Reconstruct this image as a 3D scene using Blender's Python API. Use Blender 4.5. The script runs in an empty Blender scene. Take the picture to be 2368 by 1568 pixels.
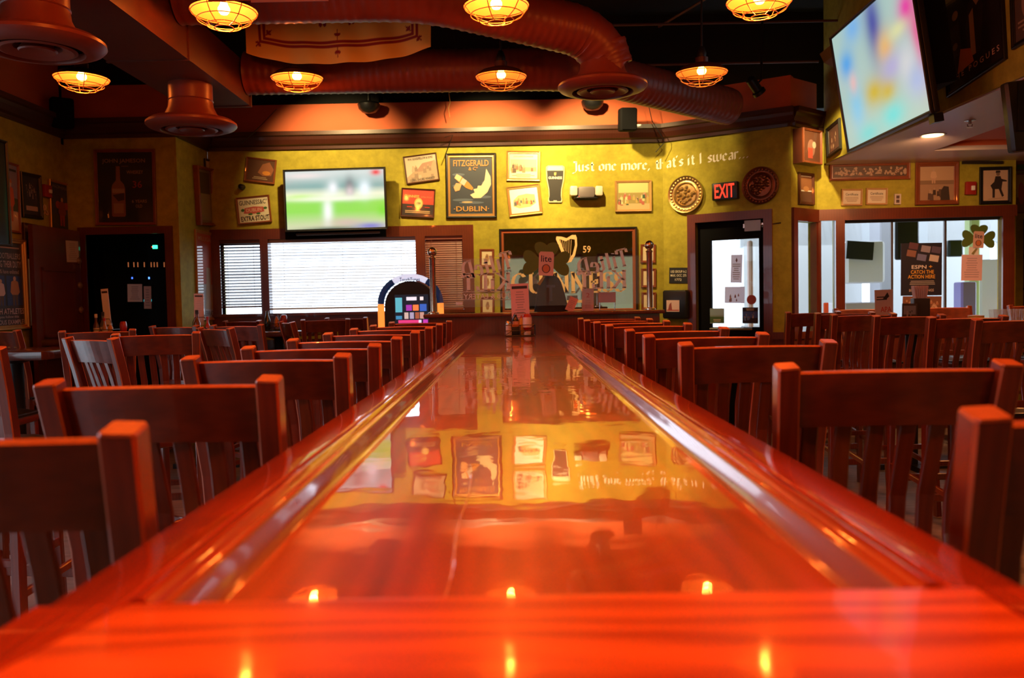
import bpy, bmesh, math, random
from mathutils import Vector, Matrix
random.seed(7)
PI = math.pi
S = bpy.context.scene
C = S.collection
# ------------------------------------------------------------------ camera
EYE = Vector((0, 0, 1.34)); FPX = 2000.0; ROLL = .02
PITCH = math.atan((784 - 697) / FPX)
cF = Vector((0, math.cos(PITCH), -math.sin(PITCH)))
_u = Vector((0, math.sin(PITCH), math.cos(PITCH))); _r = Vector((1, 0, 0))
cR = _r * math.cos(ROLL) - _u * math.sin(ROLL)
cU = _u * math.cos(ROLL) + _r * math.sin(ROLL)
cam = bpy.data.cameras.new('camera'); camo = bpy.data.objects.new('camera', cam); C.objects.link(camo)
camo.matrix_world = Matrix(((cR.x, cU.x, -cF.x, EYE.x), (cR.y, cU.y, -cF.y, EYE.y), (cR.z, cU.z, -cF.z, EYE.z), (0, 0, 0, 1)))
cam.sensor_width = 36; cam.lens = 36 * FPX / 2368; cam.clip_start = .02; cam.clip_end = 200
cam.dof.use_dof = True; cam.dof.focus_distance = 4.2; cam.dof.aperture_fstop = 4.2
S.camera = camo
# ------------------------------------------------------------------ colour management, world, lights
S.view_settings.view_transform = 'Standard'; S.view_settings.look = 'None'
S.view_settings.exposure = 0.0; S.view_settings.gamma = 1.0; S.view_settings.use_curve_mapping = False
w = bpy.data.worlds.new('world'); S.world = w; w.use_nodes = True
bg = w.node_tree.nodes['Background']; bg.inputs[0].default_value = (.74, .86, 1, 1); bg.inputs[1].default_value = 3.6
S.cycles.use_denoising = True; S.cycles.max_bounces = 8; S.cycles.transparent_max_bounces = 12
S.cycles.sample_clamp_indirect = 6.0; S.cycles.caustics_reflective = False; S.cycles.caustics_refractive = False

def light(name, kind, loc, energy, col, target=None, **kw):
    l = bpy.data.lights.new(name, kind); l.energy = energy; l.color = col
    for k, v in kw.items(): setattr(l, k, v)
    o = bpy.data.objects.new(name, l); C.objects.link(o); o.location = loc
    if target is not None:
        o.rotation_euler = (Vector(target) - Vector(loc)).to_track_quat('-Z', 'Y').to_euler()
    return o
WARM = (1, .72, .30)
LAMP_E = 66.0; LAMP_COL = (1, .17, .020)
SPOTS = [  # head position, aim on the wall, power, cone
    ((-1.75, 7.85, 3.42), (-1.75, 9.05, 2.72), 170, 1.35), ((-.25, 7.85, 3.42), (-.2, 9.05, 2.6), 240, 1.4),
    ((.55, 7.85, 3.42), (.95, 9.05, 2.55), 260, 1.4), ((1.55, 7.5, 3.42), (1.75, 8.95, 2.75), 62, .95),
    ((2.75, 7.4, 3.35), (3.12, 8.62, 2.5), 200, .62)]
for i, (p, t, e, a) in enumerate(SPOTS):
    light('wall_spot', 'SPOT', p, e, WARM, t, spot_size=a, spot_blend=.7, shadow_soft_size=.035)

# ------------------------------------------------------------------ pixel rays (2368 x 1568) onto known planes
def ray(x, y): return cF + cR * ((x - 1184) / FPX) - cU * ((y - 784) / FPX)
def atY(x, y, Y): d = ray(x, y); return EYE + d * (Y / d.y)
def atZ(x, y, z): d = ray(x, y); return EYE + d * ((z - 1.34) / d.z)
def atX(x, y, X): d = ray(x, y); return EYE + d * (X / d.x)
class Plane:
    """vertical plane through a and b (left to right as seen from the room)"""
    def __init__(s, a, b):
        s.o = Vector((a[0], a[1], 0)); s.u = (Vector((b[0], b[1], 0)) - s.o).normalized()
        s.n = Vector((s.u.y, -s.u.x, 0)); s.z = Vector((0, 0, 1))
    def hit(s, x, y, off=0):
        d = ray(x, y); t = ((s.o + s.n * off) - EYE).dot(s.n) / d.dot(s.n); p = EYE + d * t
        return (p - s.o).dot(s.u), p.z
    def mat(s, u, z, off=0, rot=0):
        p = s.o + s.u * u + s.n * off
        m = Matrix(((s.u.x, 0, s.n.x, p.x), (s.u.y, 0, s.n.y, p.y), (0, 1, s.n.z, z), (0, 0, 0, 1)))
        return m @ Matrix.Rotation(rot, 4, 'Z')
PB = Plane((-3.12, 9.05), (1.60, 9.05)); PN = Plane((1.60, 9.05), (2.70, 8.33))
PA = Plane((2.70, 8.33), (3.05, 8.62)); PC = Plane((3.05, 8.62), (4.95, 8.50))
PJ = Plane((-4.2, 8.25), (-3.16, 8.25)); PR = Plane((-3.14, 8.25), (-3.12, 9.05)); PL = Plane((-4.2, -5), (-4.2, 8.25))
PS = Plane((3.10, 8.5), (3.10, 0)); PD = Plane((5.32, 9.2), (6.9, 9.2))

# ------------------------------------------------------------------ materials
_m = {}
def mat(col, rough=.6, metal=0, coat=0, emit=0, spec=.5, name=None):
    k = (tuple(round(c, 4) for c in col), rough, metal, coat, emit, spec)
    if k in _m: return _m[k]
    m = bpy.data.materials.new(name or 'plain'); m.use_nodes = True
    b = m.node_tree.nodes['Principled BSDF']
    b.inputs['Base Color'].default_value = (*col, 1); b.inputs['Roughness'].default_value = rough
    b.inputs['Metallic'].default_value = metal; b.inputs['Coat Weight'].default_value = coat
    b.inputs['Coat Roughness'].default_value = .04; b.inputs['Specular IOR Level'].default_value = spec
    if emit:
        b.inputs['Emission Color'].default_value = (*col, 1); b.inputs['Emission Strength'].default_value = emit
    _m[k] = m; return m
def N(nt, t, **kw):
    n = nt.nodes.new(t)
    for k, v in kw.items():
        if k in n.inputs: n.inputs[k].default_value = v
        else: setattr(n, k, v)
    return n
def ramp(nt, fac, stops):
    r = nt.nodes.new('ShaderNodeValToRGB'); e = r.color_ramp.elements
    while len(e) < len(stops): e.new(.5)
    for i, (p, c) in enumerate(stops): e[i].position = p; e[i].color = (*c, 1)
    nt.links.new(fac, r.inputs[0]); return r.outputs[0]
def wood(name, c0, c1, scale=(3, 3, 30), rough=.3, coat=.0, bump=.0, dist=3.0, wave=6, space='Object', wobble=0, axis='X', coat_r=.03, ring=.16):
    """grain with rings; scale stretches the object coordinates"""
    m = bpy.data.materials.new(name); m.use_nodes = True; nt = m.node_tree; L = nt.links
    b = nt.nodes['Principled BSDF']
    tc = N(nt, 'ShaderNodeTexCoord'); mp = N(nt, 'ShaderNodeMapping'); mp.inputs['Scale'].default_value = scale
    L.new(tc.outputs[space], mp.inputs[0])
    wv = N(nt, 'ShaderNodeTexWave', wave_type='BANDS', bands_direction=axis); wv.inputs['Scale'].default_value = wave
    wv.inputs['Distortion'].default_value = dist; wv.inputs['Detail'].default_value = 3; wv.inputs['Detail Scale'].default_value = 1.2
    L.new(mp.outputs[0], wv.inputs[0])
    ns = N(nt, 'ShaderNodeTexNoise'); ns.inputs['Scale'].default_value = 2.2; ns.inputs['Detail'].default_value = 6; L.new(mp.outputs[0], ns.inputs[0])
    mx = N(nt, 'ShaderNodeMath', operation='MULTIPLY_ADD'); L.new(wv.outputs['Fac'], mx.inputs[0]); mx.inputs[1].default_value = ring
    m2 = N(nt, 'ShaderNodeMath', operation='MULTIPLY'); L.new(ns.outputs['Fac'], m2.inputs[0]); m2.inputs[1].default_value = 1.15 - ring * 1.1; L.new(m2.outputs[0], mx.inputs[2])
    col = ramp(nt, mx.outputs[0], [(.15, c0), (.85, c1)]); L.new(col, b.inputs['Base Color'])
    b.inputs['Roughness'].default_value = rough; b.inputs['Coat Weight'].default_value = coat; b.inputs['Coat Roughness'].default_value = coat_r
    if wobble:
        n2 = N(nt, 'ShaderNodeTexNoise'); n2.inputs['Scale'].default_value = 9; n2.inputs['Detail'].default_value = 2
        L.new(tc.outputs['Object'], n2.inputs[0])
        bp = N(nt, 'ShaderNodeBump'); bp.inputs['Strength'].default_value = 1; bp.inputs['Distance'].default_value = wobble
        L.new(n2.outputs['Fac'], bp.inputs['Height']); L.new(bp.outputs[0], b.inputs['Normal']); L.new(bp.outputs[0], b.inputs['Coat Normal'])
    return m
def mottled(name, c0, c1, scale=7, rough=.8, bump=.002):
    m = bpy.data.materials.new(name); m.use_nodes = True; nt = m.node_tree; L = nt.links; b = nt.nodes['Principled BSDF']
    tc = N(nt, 'ShaderNodeTexCoord')
    n1 = N(nt, 'ShaderNodeTexNoise'); n1.inputs['Scale'].default_value = scale; n1.inputs['Detail'].default_value = 8; n1.inputs['Roughness'].default_value = .7
    L.new(tc.outputs['Object'], n1.inputs[0]); L.new(ramp(nt, n1.outputs['Fac'], [(.32, c0), (.68, c1)]), b.inputs['Base Color'])
    b.inputs['Roughness'].default_value = rough
    bp = N(nt, 'ShaderNodeBump'); bp.inputs['Distance'].default_value = bump; L.new(n1.outputs['Fac'], bp.inputs['Height']); L.new(bp.outputs[0], b.inputs['Normal'])
    return m
def glass(name, tint=(1, 1, 1), haze=0.0, rough=.01):
    m = bpy.data.materials.new(name); m.use_nodes = True; nt = m.node_tree; L = nt.links
    nt.nodes.remove(nt.nodes['Principled BSDF']); out = nt.nodes['Material Output']
    t = N(nt, 'ShaderNodeBsdfTransparent'); t.inputs[0].default_value = (*tint, 1)
    g = N(nt, 'ShaderNodeBsdfGlossy'); g.inputs['Roughness'].default_value = rough
    f = N(nt, 'ShaderNodeFresnel'); f.inputs[0].default_value = 1.45
    ge = N(nt, 'ShaderNodeNewGeometry'); iv = N(nt, 'ShaderNodeMath', operation='SUBTRACT'); iv.inputs[0].default_value = 1; L.new(ge.outputs['Backfacing'], iv.inputs[1])
    mu = N(nt, 'ShaderNodeMath', operation='MULTIPLY'); L.new(f.outputs[0], mu.inputs[0]); L.new(iv.outputs[0], mu.inputs[1])
    mx = N(nt, 'ShaderNodeMixShader'); L.new(mu.outputs[0], mx.inputs[0]); L.new(t.outputs[0], mx.inputs[1]); L.new(g.outputs[0], mx.inputs[2])
    src = mx
    if haze:
        d = N(nt, 'ShaderNodeBsdfDiffuse'); d.inputs[0].default_value = (.85, .87, .9, 1)
        m2 = N(nt, 'ShaderNodeMixShader'); m2.inputs[0].default_value = haze; L.new(mx.outputs[0], m2.inputs[1]); L.new(d.outputs[0], m2.inputs[2]); src = m2
    L.new(src.outputs[0], out.inputs[0]); return m
def vcol_mat(name, emit=0, rough=.7, coat=0):
    m = bpy.data.materials.new(name); m.use_nodes = True; nt = m.node_tree; b = nt.nodes['Principled BSDF']
    a = N(nt, 'ShaderNodeVertexColor'); a.layer_name = 'Col'
    if emit:
        nt.links.new(a.outputs[0], b.inputs['Emission Color']); b.inputs['Emission Strength'].default_value = emit
        b.inputs['Base Color'].default_value = (.01, .01, .01, 1); b.inputs['Roughness'].default_value = .25
    else:
        nt.links.new(a.outputs[0], b.inputs['Base Color']); b.inputs['Roughness'].default_value = rough
    b.inputs['Coat Weight'].default_value = coat
    return m
def translucent(name, col, k=.6):
    m = bpy.data.materials.new(name); m.use_nodes = True; nt = m.node_tree; out = nt.nodes['Material Output']; nt.nodes.remove(nt.nodes['Principled BSDF'])
    a = N(nt, 'ShaderNodeBsdfDiffuse'); a.inputs[0].default_value = (*col, 1); b = N(nt, 'ShaderNodeBsdfTranslucent'); b.inputs[0].default_value = (*col, 1)
    x = N(nt, 'ShaderNodeMixShader'); x.inputs[0].default_value = k; nt.links.new(a.outputs[0], x.inputs[1]); nt.links.new(b.outputs[0], x.inputs[2]); nt.links.new(x.outputs[0], out.inputs[0]); return m
def frosted(name):
    m = bpy.data.materials.new(name); m.use_nodes = True; nt = m.node_tree; out = nt.nodes['Material Output']; nt.nodes.remove(nt.nodes['Principled BSDF'])
    a = N(nt, 'ShaderNodeBsdfDiffuse'); a.inputs[0].default_value = (.95, .95, 1, 1); b = N(nt, 'ShaderNodeBsdfRefraction'); b.inputs[0].default_value = (.95, .95, 1, 1); b.inputs['IOR'].default_value = 1.25; b.inputs['Roughness'].default_value = .55
    x = N(nt, 'ShaderNodeMixShader'); x.inputs[0].default_value = .3; nt.links.new(a.outputs[0], x.inputs[1]); nt.links.new(b.outputs[0], x.inputs[2]); nt.links.new(x.outputs[0], out.inputs[0]); return m
M_WALL = mottled('olive_wallpaper', (.29, .245, .014), (.455, .375, .030), 9)
M_UP = mottled('rust_orange_paint', (.60, .125, .045), (.66, .14, .055), 2)
M_DUCT = mottled('dark_red_duct_paint', (.21, .040, .022), (.24, .048, .026), 3, .38, .0005)
M_DUCT2 = mottled('brown_red_duct_paint', (.10, .024, .012), (.12, .028, .014), 3, .45, .0005)
M_CEIL = mat((.006, .005, .005), .9)
M_GREY = mottled('soffit_plaster', (.62, .52, .52), (.66, .56, .56), 3, .28)
M_STRIP = mat((.34, .12, .07), .2, 0, 1.0, name='satin_bevel_strip')
M_FLOOR = wood('worn_plank_floor', (.10, .085, .075), (.26, .22, .20), (1.5, 9, 1), .5, 0, wave=1.2, dist=5)
M_TRIM = wood('mahogany_trim', (.075, .013, .006), (.16, .030, .012), (2, 2, 2), .32, .3)
M_CORN = wood('dark_cornice_wood', (.035, .008, .004), (.07, .014, .006), (2, 2, 2), .42, .05)
M_WORN_LIT = wood('worn_lit_chair_wood', (.30, .075, .025), (.50, .15, .055), (5, 5, 2.2), .4, .1, wave=3, dist=6)  # edge wear, with lamp light on tops and edges painted in as lighter wood
M_CHAIR_H = wood('bar_chair_rail_wood', (.050, .007, .003), (.20, .032, .009), (1.3, 6, 8), .33, .7, wave=3, dist=8, coat_r=.16)
M_CHAIR = wood('bar_chair_wood', (.055, .008, .003), (.19, .030, .009), (6, 6, 1.3), .33, .7, wave=3, dist=6, coat_r=.16)
for m_ in (M_CHAIR, M_CHAIR_H): m_.node_tree.nodes['Principled BSDF'].inputs['Coat IOR'].default_value = 1.7
M_RAIL = wood('table_rail_wood', (.24, .022, .004), (.56, .07, .008), (7, 1.2, 5), .22, .8, wave=3, dist=5, wobble=.0006)
M_CROSS = wood('table_cross_board_wood', (.38, .028, .003), (.82, .15, .011), (1.3, 8, 5), .32, .35, wave=1.0, dist=11, wobble=.0006, axis='Y', ring=.5, coat_r=.06)
M_PANEL = wood('table_panel_wood', (.20, .020, .004), (.60, .085, .010), (6, .8, 4), .3, 1.0, wave=1.5, dist=6, wobble=.0005, coat_r=.02)
M_DARK = wood('dark_table_wood', (.05, .014, .008), (.11, .028, .014), (5, 2, 4), .22, .6)
M_BLACK = mat((.008, .008, .009), .35); M_BLACKM = mat((.006, .006, .007), .8, spec=.08)
M_VINYL = mat((.012, .012, .014), .32, 0, .2)
M_STEEL = mat((.62, .58, .55), .22, 1); M_BRONZE = mat((.72, .52, .38), .25, 1); M_IRON = mat((.03, .028, .028), .45, .6)
M_WHITE = mat((.8, .78, .76), .5); M_GLASS = glass('clear_glass'); M_PGLASS = glass('partition_glass', (.96, .97, .98), .05)
M_FROST = frosted('frosted_lettering')
M_MIRROR = mat((.66, .66, .66), .02, 1, name='mirror_silver')

# ------------------------------------------------------------------ mesh builder
class MB:
    def __init__(s): s.v = []; s.f = []; s.m = []; s.sm = []; s.mats = []; s.T = Matrix.Identity(4)
    def mi(s, m):
        if m not in s.mats: s.mats.append(m)
        return s.mats.index(m)
    def add(s, vs, fs, m, smooth=False):
        b = len(s.v); s.v += [tuple(s.T @ Vector(p)) for p in vs]; i = s.mi(m)
        for f in fs: s.f.append([b + k for k in f]); s.m.append(i); s.sm.append(smooth)
        return s
    def box(s, c, d, m, rz=0, rot=None, taper=1):
        R = rot or Matrix.Rotation(rz, 3, 'Z'); vs = []
        for z in (-.5, .5):
            k = taper if z > 0 else 1
            for x, y in ((-.5, -.5), (.5, -.5), (.5, .5), (-.5, .5)):
                vs.append(Vector(c) + R @ Vector((x * d[0] * k, y * d[1] * k, z * d[2])))
        return s.add(vs, [(3, 2, 1, 0), (4, 5, 6, 7), (0, 1, 5, 4), (1, 2, 6, 5), (2, 3, 7, 6), (3, 0, 4, 7)], m)
    def bb(s, a, b, m):
        return s.box([(p + q) / 2 for p, q in zip(a, b)], [abs(q - p) for p, q in zip(a, b)], m)
    def rbox(s, c, d, r, m, rot=None):
        """box with chamfered edges"""
        R = rot or Matrix.Identity(3); x, y, z = d[0] / 2, d[1] / 2, d[2] / 2; r = min(r, x * .9, y * .9, z * .9)
        def ring(xx, yy, rr, zz): return [(xx, -yy + rr, zz), (xx, yy - rr, zz), (xx - rr, yy, zz), (-xx + rr, yy, zz), (-xx, yy - rr, zz), (-xx, -yy + rr, zz), (-xx + rr, -yy, zz), (xx - rr, -yy, zz)]
        rs = [ring(x - r, y - r, r * .3, -z), ring(x - .3 * r, y - .3 * r, r * .7, -z + .3 * r), ring(x, y, r, -z + r), ring(x, y, r, z - r), ring(x - .3 * r, y - .3 * r, r * .7, z - .3 * r), ring(x - r, y - r, r * .3, z)]
        vs = [Vector(c) + R @ Vector(p) for q in rs for p in q]; fs = []
        for k in range(5):
            for i in range(8): j = (i + 1) % 8; fs.append((k * 8 + i, k * 8 + j, k * 8 + 8 + j, k * 8 + 8 + i))
        fs += [tuple(range(7, -1, -1)), tuple(range(40, 48))]
        return s.add(vs, fs, m, True)
    def lathe(s, prof, m, c=(0, 0, 0), n=24, smooth=True, rot=None, cap=True):
        R = rot or Matrix.Identity(3); vs = []; fs = []; k = len(prof)
        for i in range(n):
            a = 2 * PI * i / n
            for r, z in prof: vs.append(Vector(c) + R @ Vector((r * math.cos(a), r * math.sin(a), z)))
        for i in range(n):
            j = (i + 1) % n
            for q in range(k - 1): fs.append((i * k + q, j * k + q, j * k + q + 1, i * k + q + 1))
        if cap:
            if prof[0][0] > 1e-5: fs.append(tuple(i * k for i in range(n - 1, -1, -1)))
            if prof[-1][0] > 1e-5: fs.append(tuple(i * k + k - 1 for i in range(n)))
        return s.add(vs, fs, m, smooth)
    def tube(s, pts, r, m, n=8, closed=False, radii=None, smooth=True):
        pts = [Vector(p) for p in pts]; vs = []; fs = []; L = len(pts); up = None
        for i, p in enumerate(pts):
            if closed: t = pts[(i + 1) % L] - pts[i - 1]
            else: t = pts[min(i + 1, L - 1)] - pts[max(i - 1, 0)]
            t.normalize()
            if up is None: up = Vector((0, 0, 1)) if abs(t.z) < .9 else Vector((1, 0, 0))
            a = t.cross(up).normalized(); up = a.cross(t).normalized(); rr = radii[i] if radii else r
            for k in range(n):
                an = 2 * PI * k / n; vs.append(p + (a * math.cos(an) + up * math.sin(an)) * rr)
        for i in range(L if closed else L - 1):
            j = (i + 1) % L
            for k in range(n): q = (k + 1) % n; fs.append((i * n + k, i * n + q, j * n + q, j * n + k))
        if not closed: fs += [tuple(range(n - 1, -1, -1)), tuple((L - 1) * n + k for k in range(n))]
        return s.add(vs, fs, m, smooth)
    def sweep(s, pts, wd, th, side, m, ch=.18):
        """rounded rectangular bar along pts; side = width direction"""
        pts = [Vector(p) for p in pts]; side = Vector(side).normalized(); vs = []; fs = []; L = len(pts); n = 8
        W = wd if isinstance(wd, (list, tuple)) else [wd] * L
        for i, p in enumerate(pts):
            t = (pts[min(i + 1, L - 1)] - pts[max(i - 1, 0)]).normalized(); b = t.cross(side).normalized(); a = b.cross(t).normalized()
            x, y = W[i] / 2, th / 2; c = min(x, y) * 2 * ch
            for q in ((x, -y + c), (x, y - c), (x - c, y), (-x + c, y), (-x, y - c), (-x, -y + c), (-x + c, -y), (x - c, -y)): vs.append(p + a * q[0] + b * q[1])
        for i in range(L - 1):
            for k in range(n): q = (k + 1) % n; fs.append((i * n + k, i * n + q, i * n + n + q, i * n + n + k))
        fs += [tuple(range(n - 1, -1, -1)), tuple((L - 1) * n + k for k in range(n))]
        return s.add(vs, fs, m, False)
    def prism(s, poly, a, b, m, axis='Z'):
        """extrude a 2-D polygon from a to b along axis"""
        n = len(poly)
        def P(x, y, z): return {'Z': (x, y, z), 'Y': (x, z, y), 'X': (z, x, y)}[axis]
        vs = [P(x, y, a) for x, y in poly] + [P(x, y, b) for x, y in poly]
        return s.add(vs, [tuple(range(n - 1, -1, -1)), tuple(range(n, 2 * n))] + [(i, (i + 1) % n, n + (i + 1) % n, n + i) for i in range(n)], m)
    def build(s, name, parent=None, M=None, **props):
        me = bpy.data.meshes.new(name); me.from_pydata(s.v, [], s.f)
        for m in s.mats: me.materials.append(m)
        me.polygons.foreach_set('material_index', s.m); me.polygons.foreach_set('use_smooth', s.sm)
        if any(s.sm):
            try: me.set_sharp_from_angle(angle=.7)
            except Exception: pass
        bm = bmesh.new(); bm.from_mesh(me); bmesh.ops.recalc_face_normals(bm, faces=bm.faces); bm.to_mesh(me); bm.free()
        o = bpy.data.objects.new(name, me); C.objects.link(o)
        if parent is not None: o.parent = parent
        if M is not None: o.matrix_local = M
        for k, v in props.items(): o[k] = v
        return o
def thing(name, label, cat, M=None, group=None):
    o = bpy.data.objects.new(name, None); C.objects.link(o); o.empty_display_size = .1
    if M is not None: o.matrix_local = M if isinstance(M, Matrix) else Matrix.Translation(M)
    o['label'] = label; o['category'] = cat
    if group: o['group'] = group
    return o
def tag(o, label, cat, group=None):
    o['label'] = label; o['category'] = cat
    if group: o['group'] = group
    return o
def struct(o): o['kind'] = 'structure'; return o
def dup(root, M, label, group=None):
    r = root.copy(); C.objects.link(r); r.matrix_local = M if isinstance(M, Matrix) else Matrix.Translation(M); r['label'] = label
    if group: r['group'] = group
    for ch in list(root.children):
        c = ch.copy(); C.objects.link(c); c.parent = r
        for g in ch.children: d = g.copy(); C.objects.link(d); d.parent = c
    return r
# ------------------------------------------------------------------ lettering
_t = {}
def text_geo(s):
    if s in _t: return _t[s]
    cu = bpy.data.curves.new('t', 'FONT'); cu.body = s; cu.resolution_u = 2; cu.offset = .012
    o = bpy.data.objects.new('t', cu); C.objects.link(o)
    me = o.to_mesh(); vs = [(v.co.x, v.co.y) for v in me.vertices]; fs = [tuple(p.vertices) for p in me.polygons]
    o.to_mesh_clear(); bpy.data.objects.remove(o); bpy.data.curves.remove(cu)
    _t[s] = _fit(vs, fs); return _t[s]
def _fit(vs, fs):
    x0 = min(v[0] for v in vs); x1 = max(v[0] for v in vs); y0 = min(v[1] for v in vs); y1 = max(v[1] for v in vs)
    return [((x - x0) / (x1 - x0) - .5, (y - y0) / (y1 - y0) - .5) for x, y in vs], fs, (x1 - x0) / (y1 - y0)
def arc(cx, cy, rx, ry, a0, a1, n=9): return [(cx + rx * math.cos(math.radians(a0 + (a1 - a0) * i / n)), cy + ry * math.sin(math.radians(a0 + (a1 - a0) * i / n))) for i in range(n + 1)]
GOTH = {'J': (.72, [[(.12, 1.45), (.5, 1.45)], [(.45, 1.5), (.45, .05), (.2, -.3), (0, -.25)]]), 'u': (.68, [[(0, 1), (0, .15), (.2, 0), (.45, .2)], [(.45, 1), (.45, 0)]]),
 's': (.6, [[(.42, .85), (.2, 1), (0, .75), (.4, .35), (.28, .05), (0, .15)]]), 't': (.5, [[(.15, 1.35), (.15, .15), (.35, 0)], [(0, .98), (.36, .98)]]),
 'o': (.72, [[(0, .8), (0, .2), (.25, 0), (.48, .2), (.48, .8), (.25, 1), (0, .8)]]), 'n': (.68, [[(0, 1), (0, 0)], [(0, .85), (.3, 1), (.45, .85), (.45, 0)]]),
 'e': (.62, [[(.42, .15), (.2, 0), (0, .2), (0, .8), (.22, 1), (.42, .75), (0, .42)]]), 'm': (1.12, [[(0, 1), (0, 0)], [(0, .85), (.3, 1), (.45, .85), (.45, 0)], [(.45, .85), (.72, 1), (.88, .85), (.88, 0)]]),
 'r': (.5, [[(0, 1), (0, 0)], [(0, .85), (.2, 1), (.36, .9)]]), ',': (.3, [[(0, .1), (0, -.05), (-.1, -.25)]]), 'h': (.68, [[(0, 1.6), (0, 0)], [(0, .85), (.3, 1), (.45, .85), (.45, 0)]]),
 'a': (.66, [[(.05, .88), (.28, 1), (.42, .85), (.42, 0)], [(.42, .55), (.1, .48), (0, .2), (.15, 0), (.42, .2)]]), "'": (.25, [[(0, 1.6), (-.04, 1.35)]]), 'i': (.3, [[(0, 1), (0, 0)], [(0, 1.45), (0, 1.38)]]),
 'I': (.5, [[(.1, 1.5), (.1, 0)]]), 'w': (1.1, [[(0, 1), (0, .15), (.2, 0), (.42, .2)], [(.42, 1), (.42, .15), (.62, 0), (.86, .2), (.86, 1)]]), '.': (.38, [[(0, .12), (0, 0)]]), ' ': (.42, [])}
SERIF = {'G': (.95, [arc(.45, .5, .4, .5, 40, 325), [(.8, .42), (.8, .08)], [(.6, .42), (.98, .42)]]), 'U': (.95, [[(.12, 1), (.12, .3)] + arc(.42, .3, .3, .3, 180, 360) + [(.72, 1)], [(-.02, 1), (.28, 1)], [(.6, 1), (.86, 1)]]),
 'I': (.42, [[(.15, 0), (.15, 1)], [(0, 0), (.3, 0)], [(0, 1), (.3, 1)]]), 'N': (.98, [[(.1, 0), (.1, 1)], [(.1, 1), (.75, 0)], [(.75, 0), (.75, 1)], [(-.02, 0), (.22, 0)], [(-.04, 1), (.15, 1)], [(.62, 1), (.9, 1)]]),
 'E': (.75, [[(.12, 0), (.12, 1)], [(0, 0), (.6, 0), (.64, .22)], [(0, 1), (.58, 1), (.6, .8)], [(.12, .52), (.42, .52)], [(.44, .4), (.44, .64)]]),
 'S': (.68, [arc(.3, .75, .25, .25, 30, 225, 7) + arc(.3, .26, .27, .26, 70, -150, 8)]), 'K': (.9, [[(.12, 0), (.12, 1)], [(.75, 1), (.15, .45)], [(.3, .55), (.75, 0)], [(0, 0), (.26, 0)], [(0, 1), (.26, 1)], [(.6, 1), (.88, 1)], [(.62, 0), (.92, 0)]]),
 'L': (.72, [[(.12, 0), (.12, 1)], [(0, 1), (.26, 1)], [(0, 0), (.58, 0), (.62, .26)]]), 'T': (.8, [[(.37, 0), (.37, 1)], [(.24, 0), (.5, 0)], [(.02, .78), (.04, 1), (.7, 1), (.72, .78)]]),
 'D': (.85, [[(.12, 0), (.12, 1)], [(0, 1), (.3, 1)] + arc(.3, .5, .4, .5, 85, -85) + [(0, 0)]]), 'i': (.36, [[(.12, 0), (.12, .66)], [(0, 0), (.25, 0)], [(0, .66), (.14, .66)], [(.12, .9), (.12, .86)]]),
 'l': (.34, [[(.12, 0), (.12, 1)], [(0, 0), (.25, 0)]]), 't': (.42, [[(.14, .9), (.14, .1), (.3, .02)], [(0, .66), (.32, .66)]]), 'e': (.58, [[(.05, .36), (.45, .38)] + arc(.26, .34, .21, .33, 20, 320)]), ' ': (.35, [])}
def stroke_geo(s, font, nib, track=.06):
    k = (s, id(font), nib)
    if k in _t: return _t[k]
    vs = []; fs = []; x = 0; nx, ny = nib
    for ch in s:
        adv, st = font[ch]
        for pl in st:
            for (ax, ay), (bx, by) in zip(pl, pl[1:]):
                ax2, bx2 = ax + x, bx + x
                q = [(ax2 - nx, ay - ny), (ax2 + nx, ay + ny), (bx2 + nx, by + ny), (bx2 - nx, by - ny)]
                if abs(by - ay) < .02: q = [(ax2, ay - abs(ny) - .025), (bx2, by - abs(ny) - .025), (bx2, by + abs(ny) + .025), (ax2, ay + abs(ny) + .025)]
                b = len(vs); vs += q; fs.append((b, b + 1, b + 2, b + 3))
        x += adv + track
    _t[k] = _fit(vs, fs); return _t[k]
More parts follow.
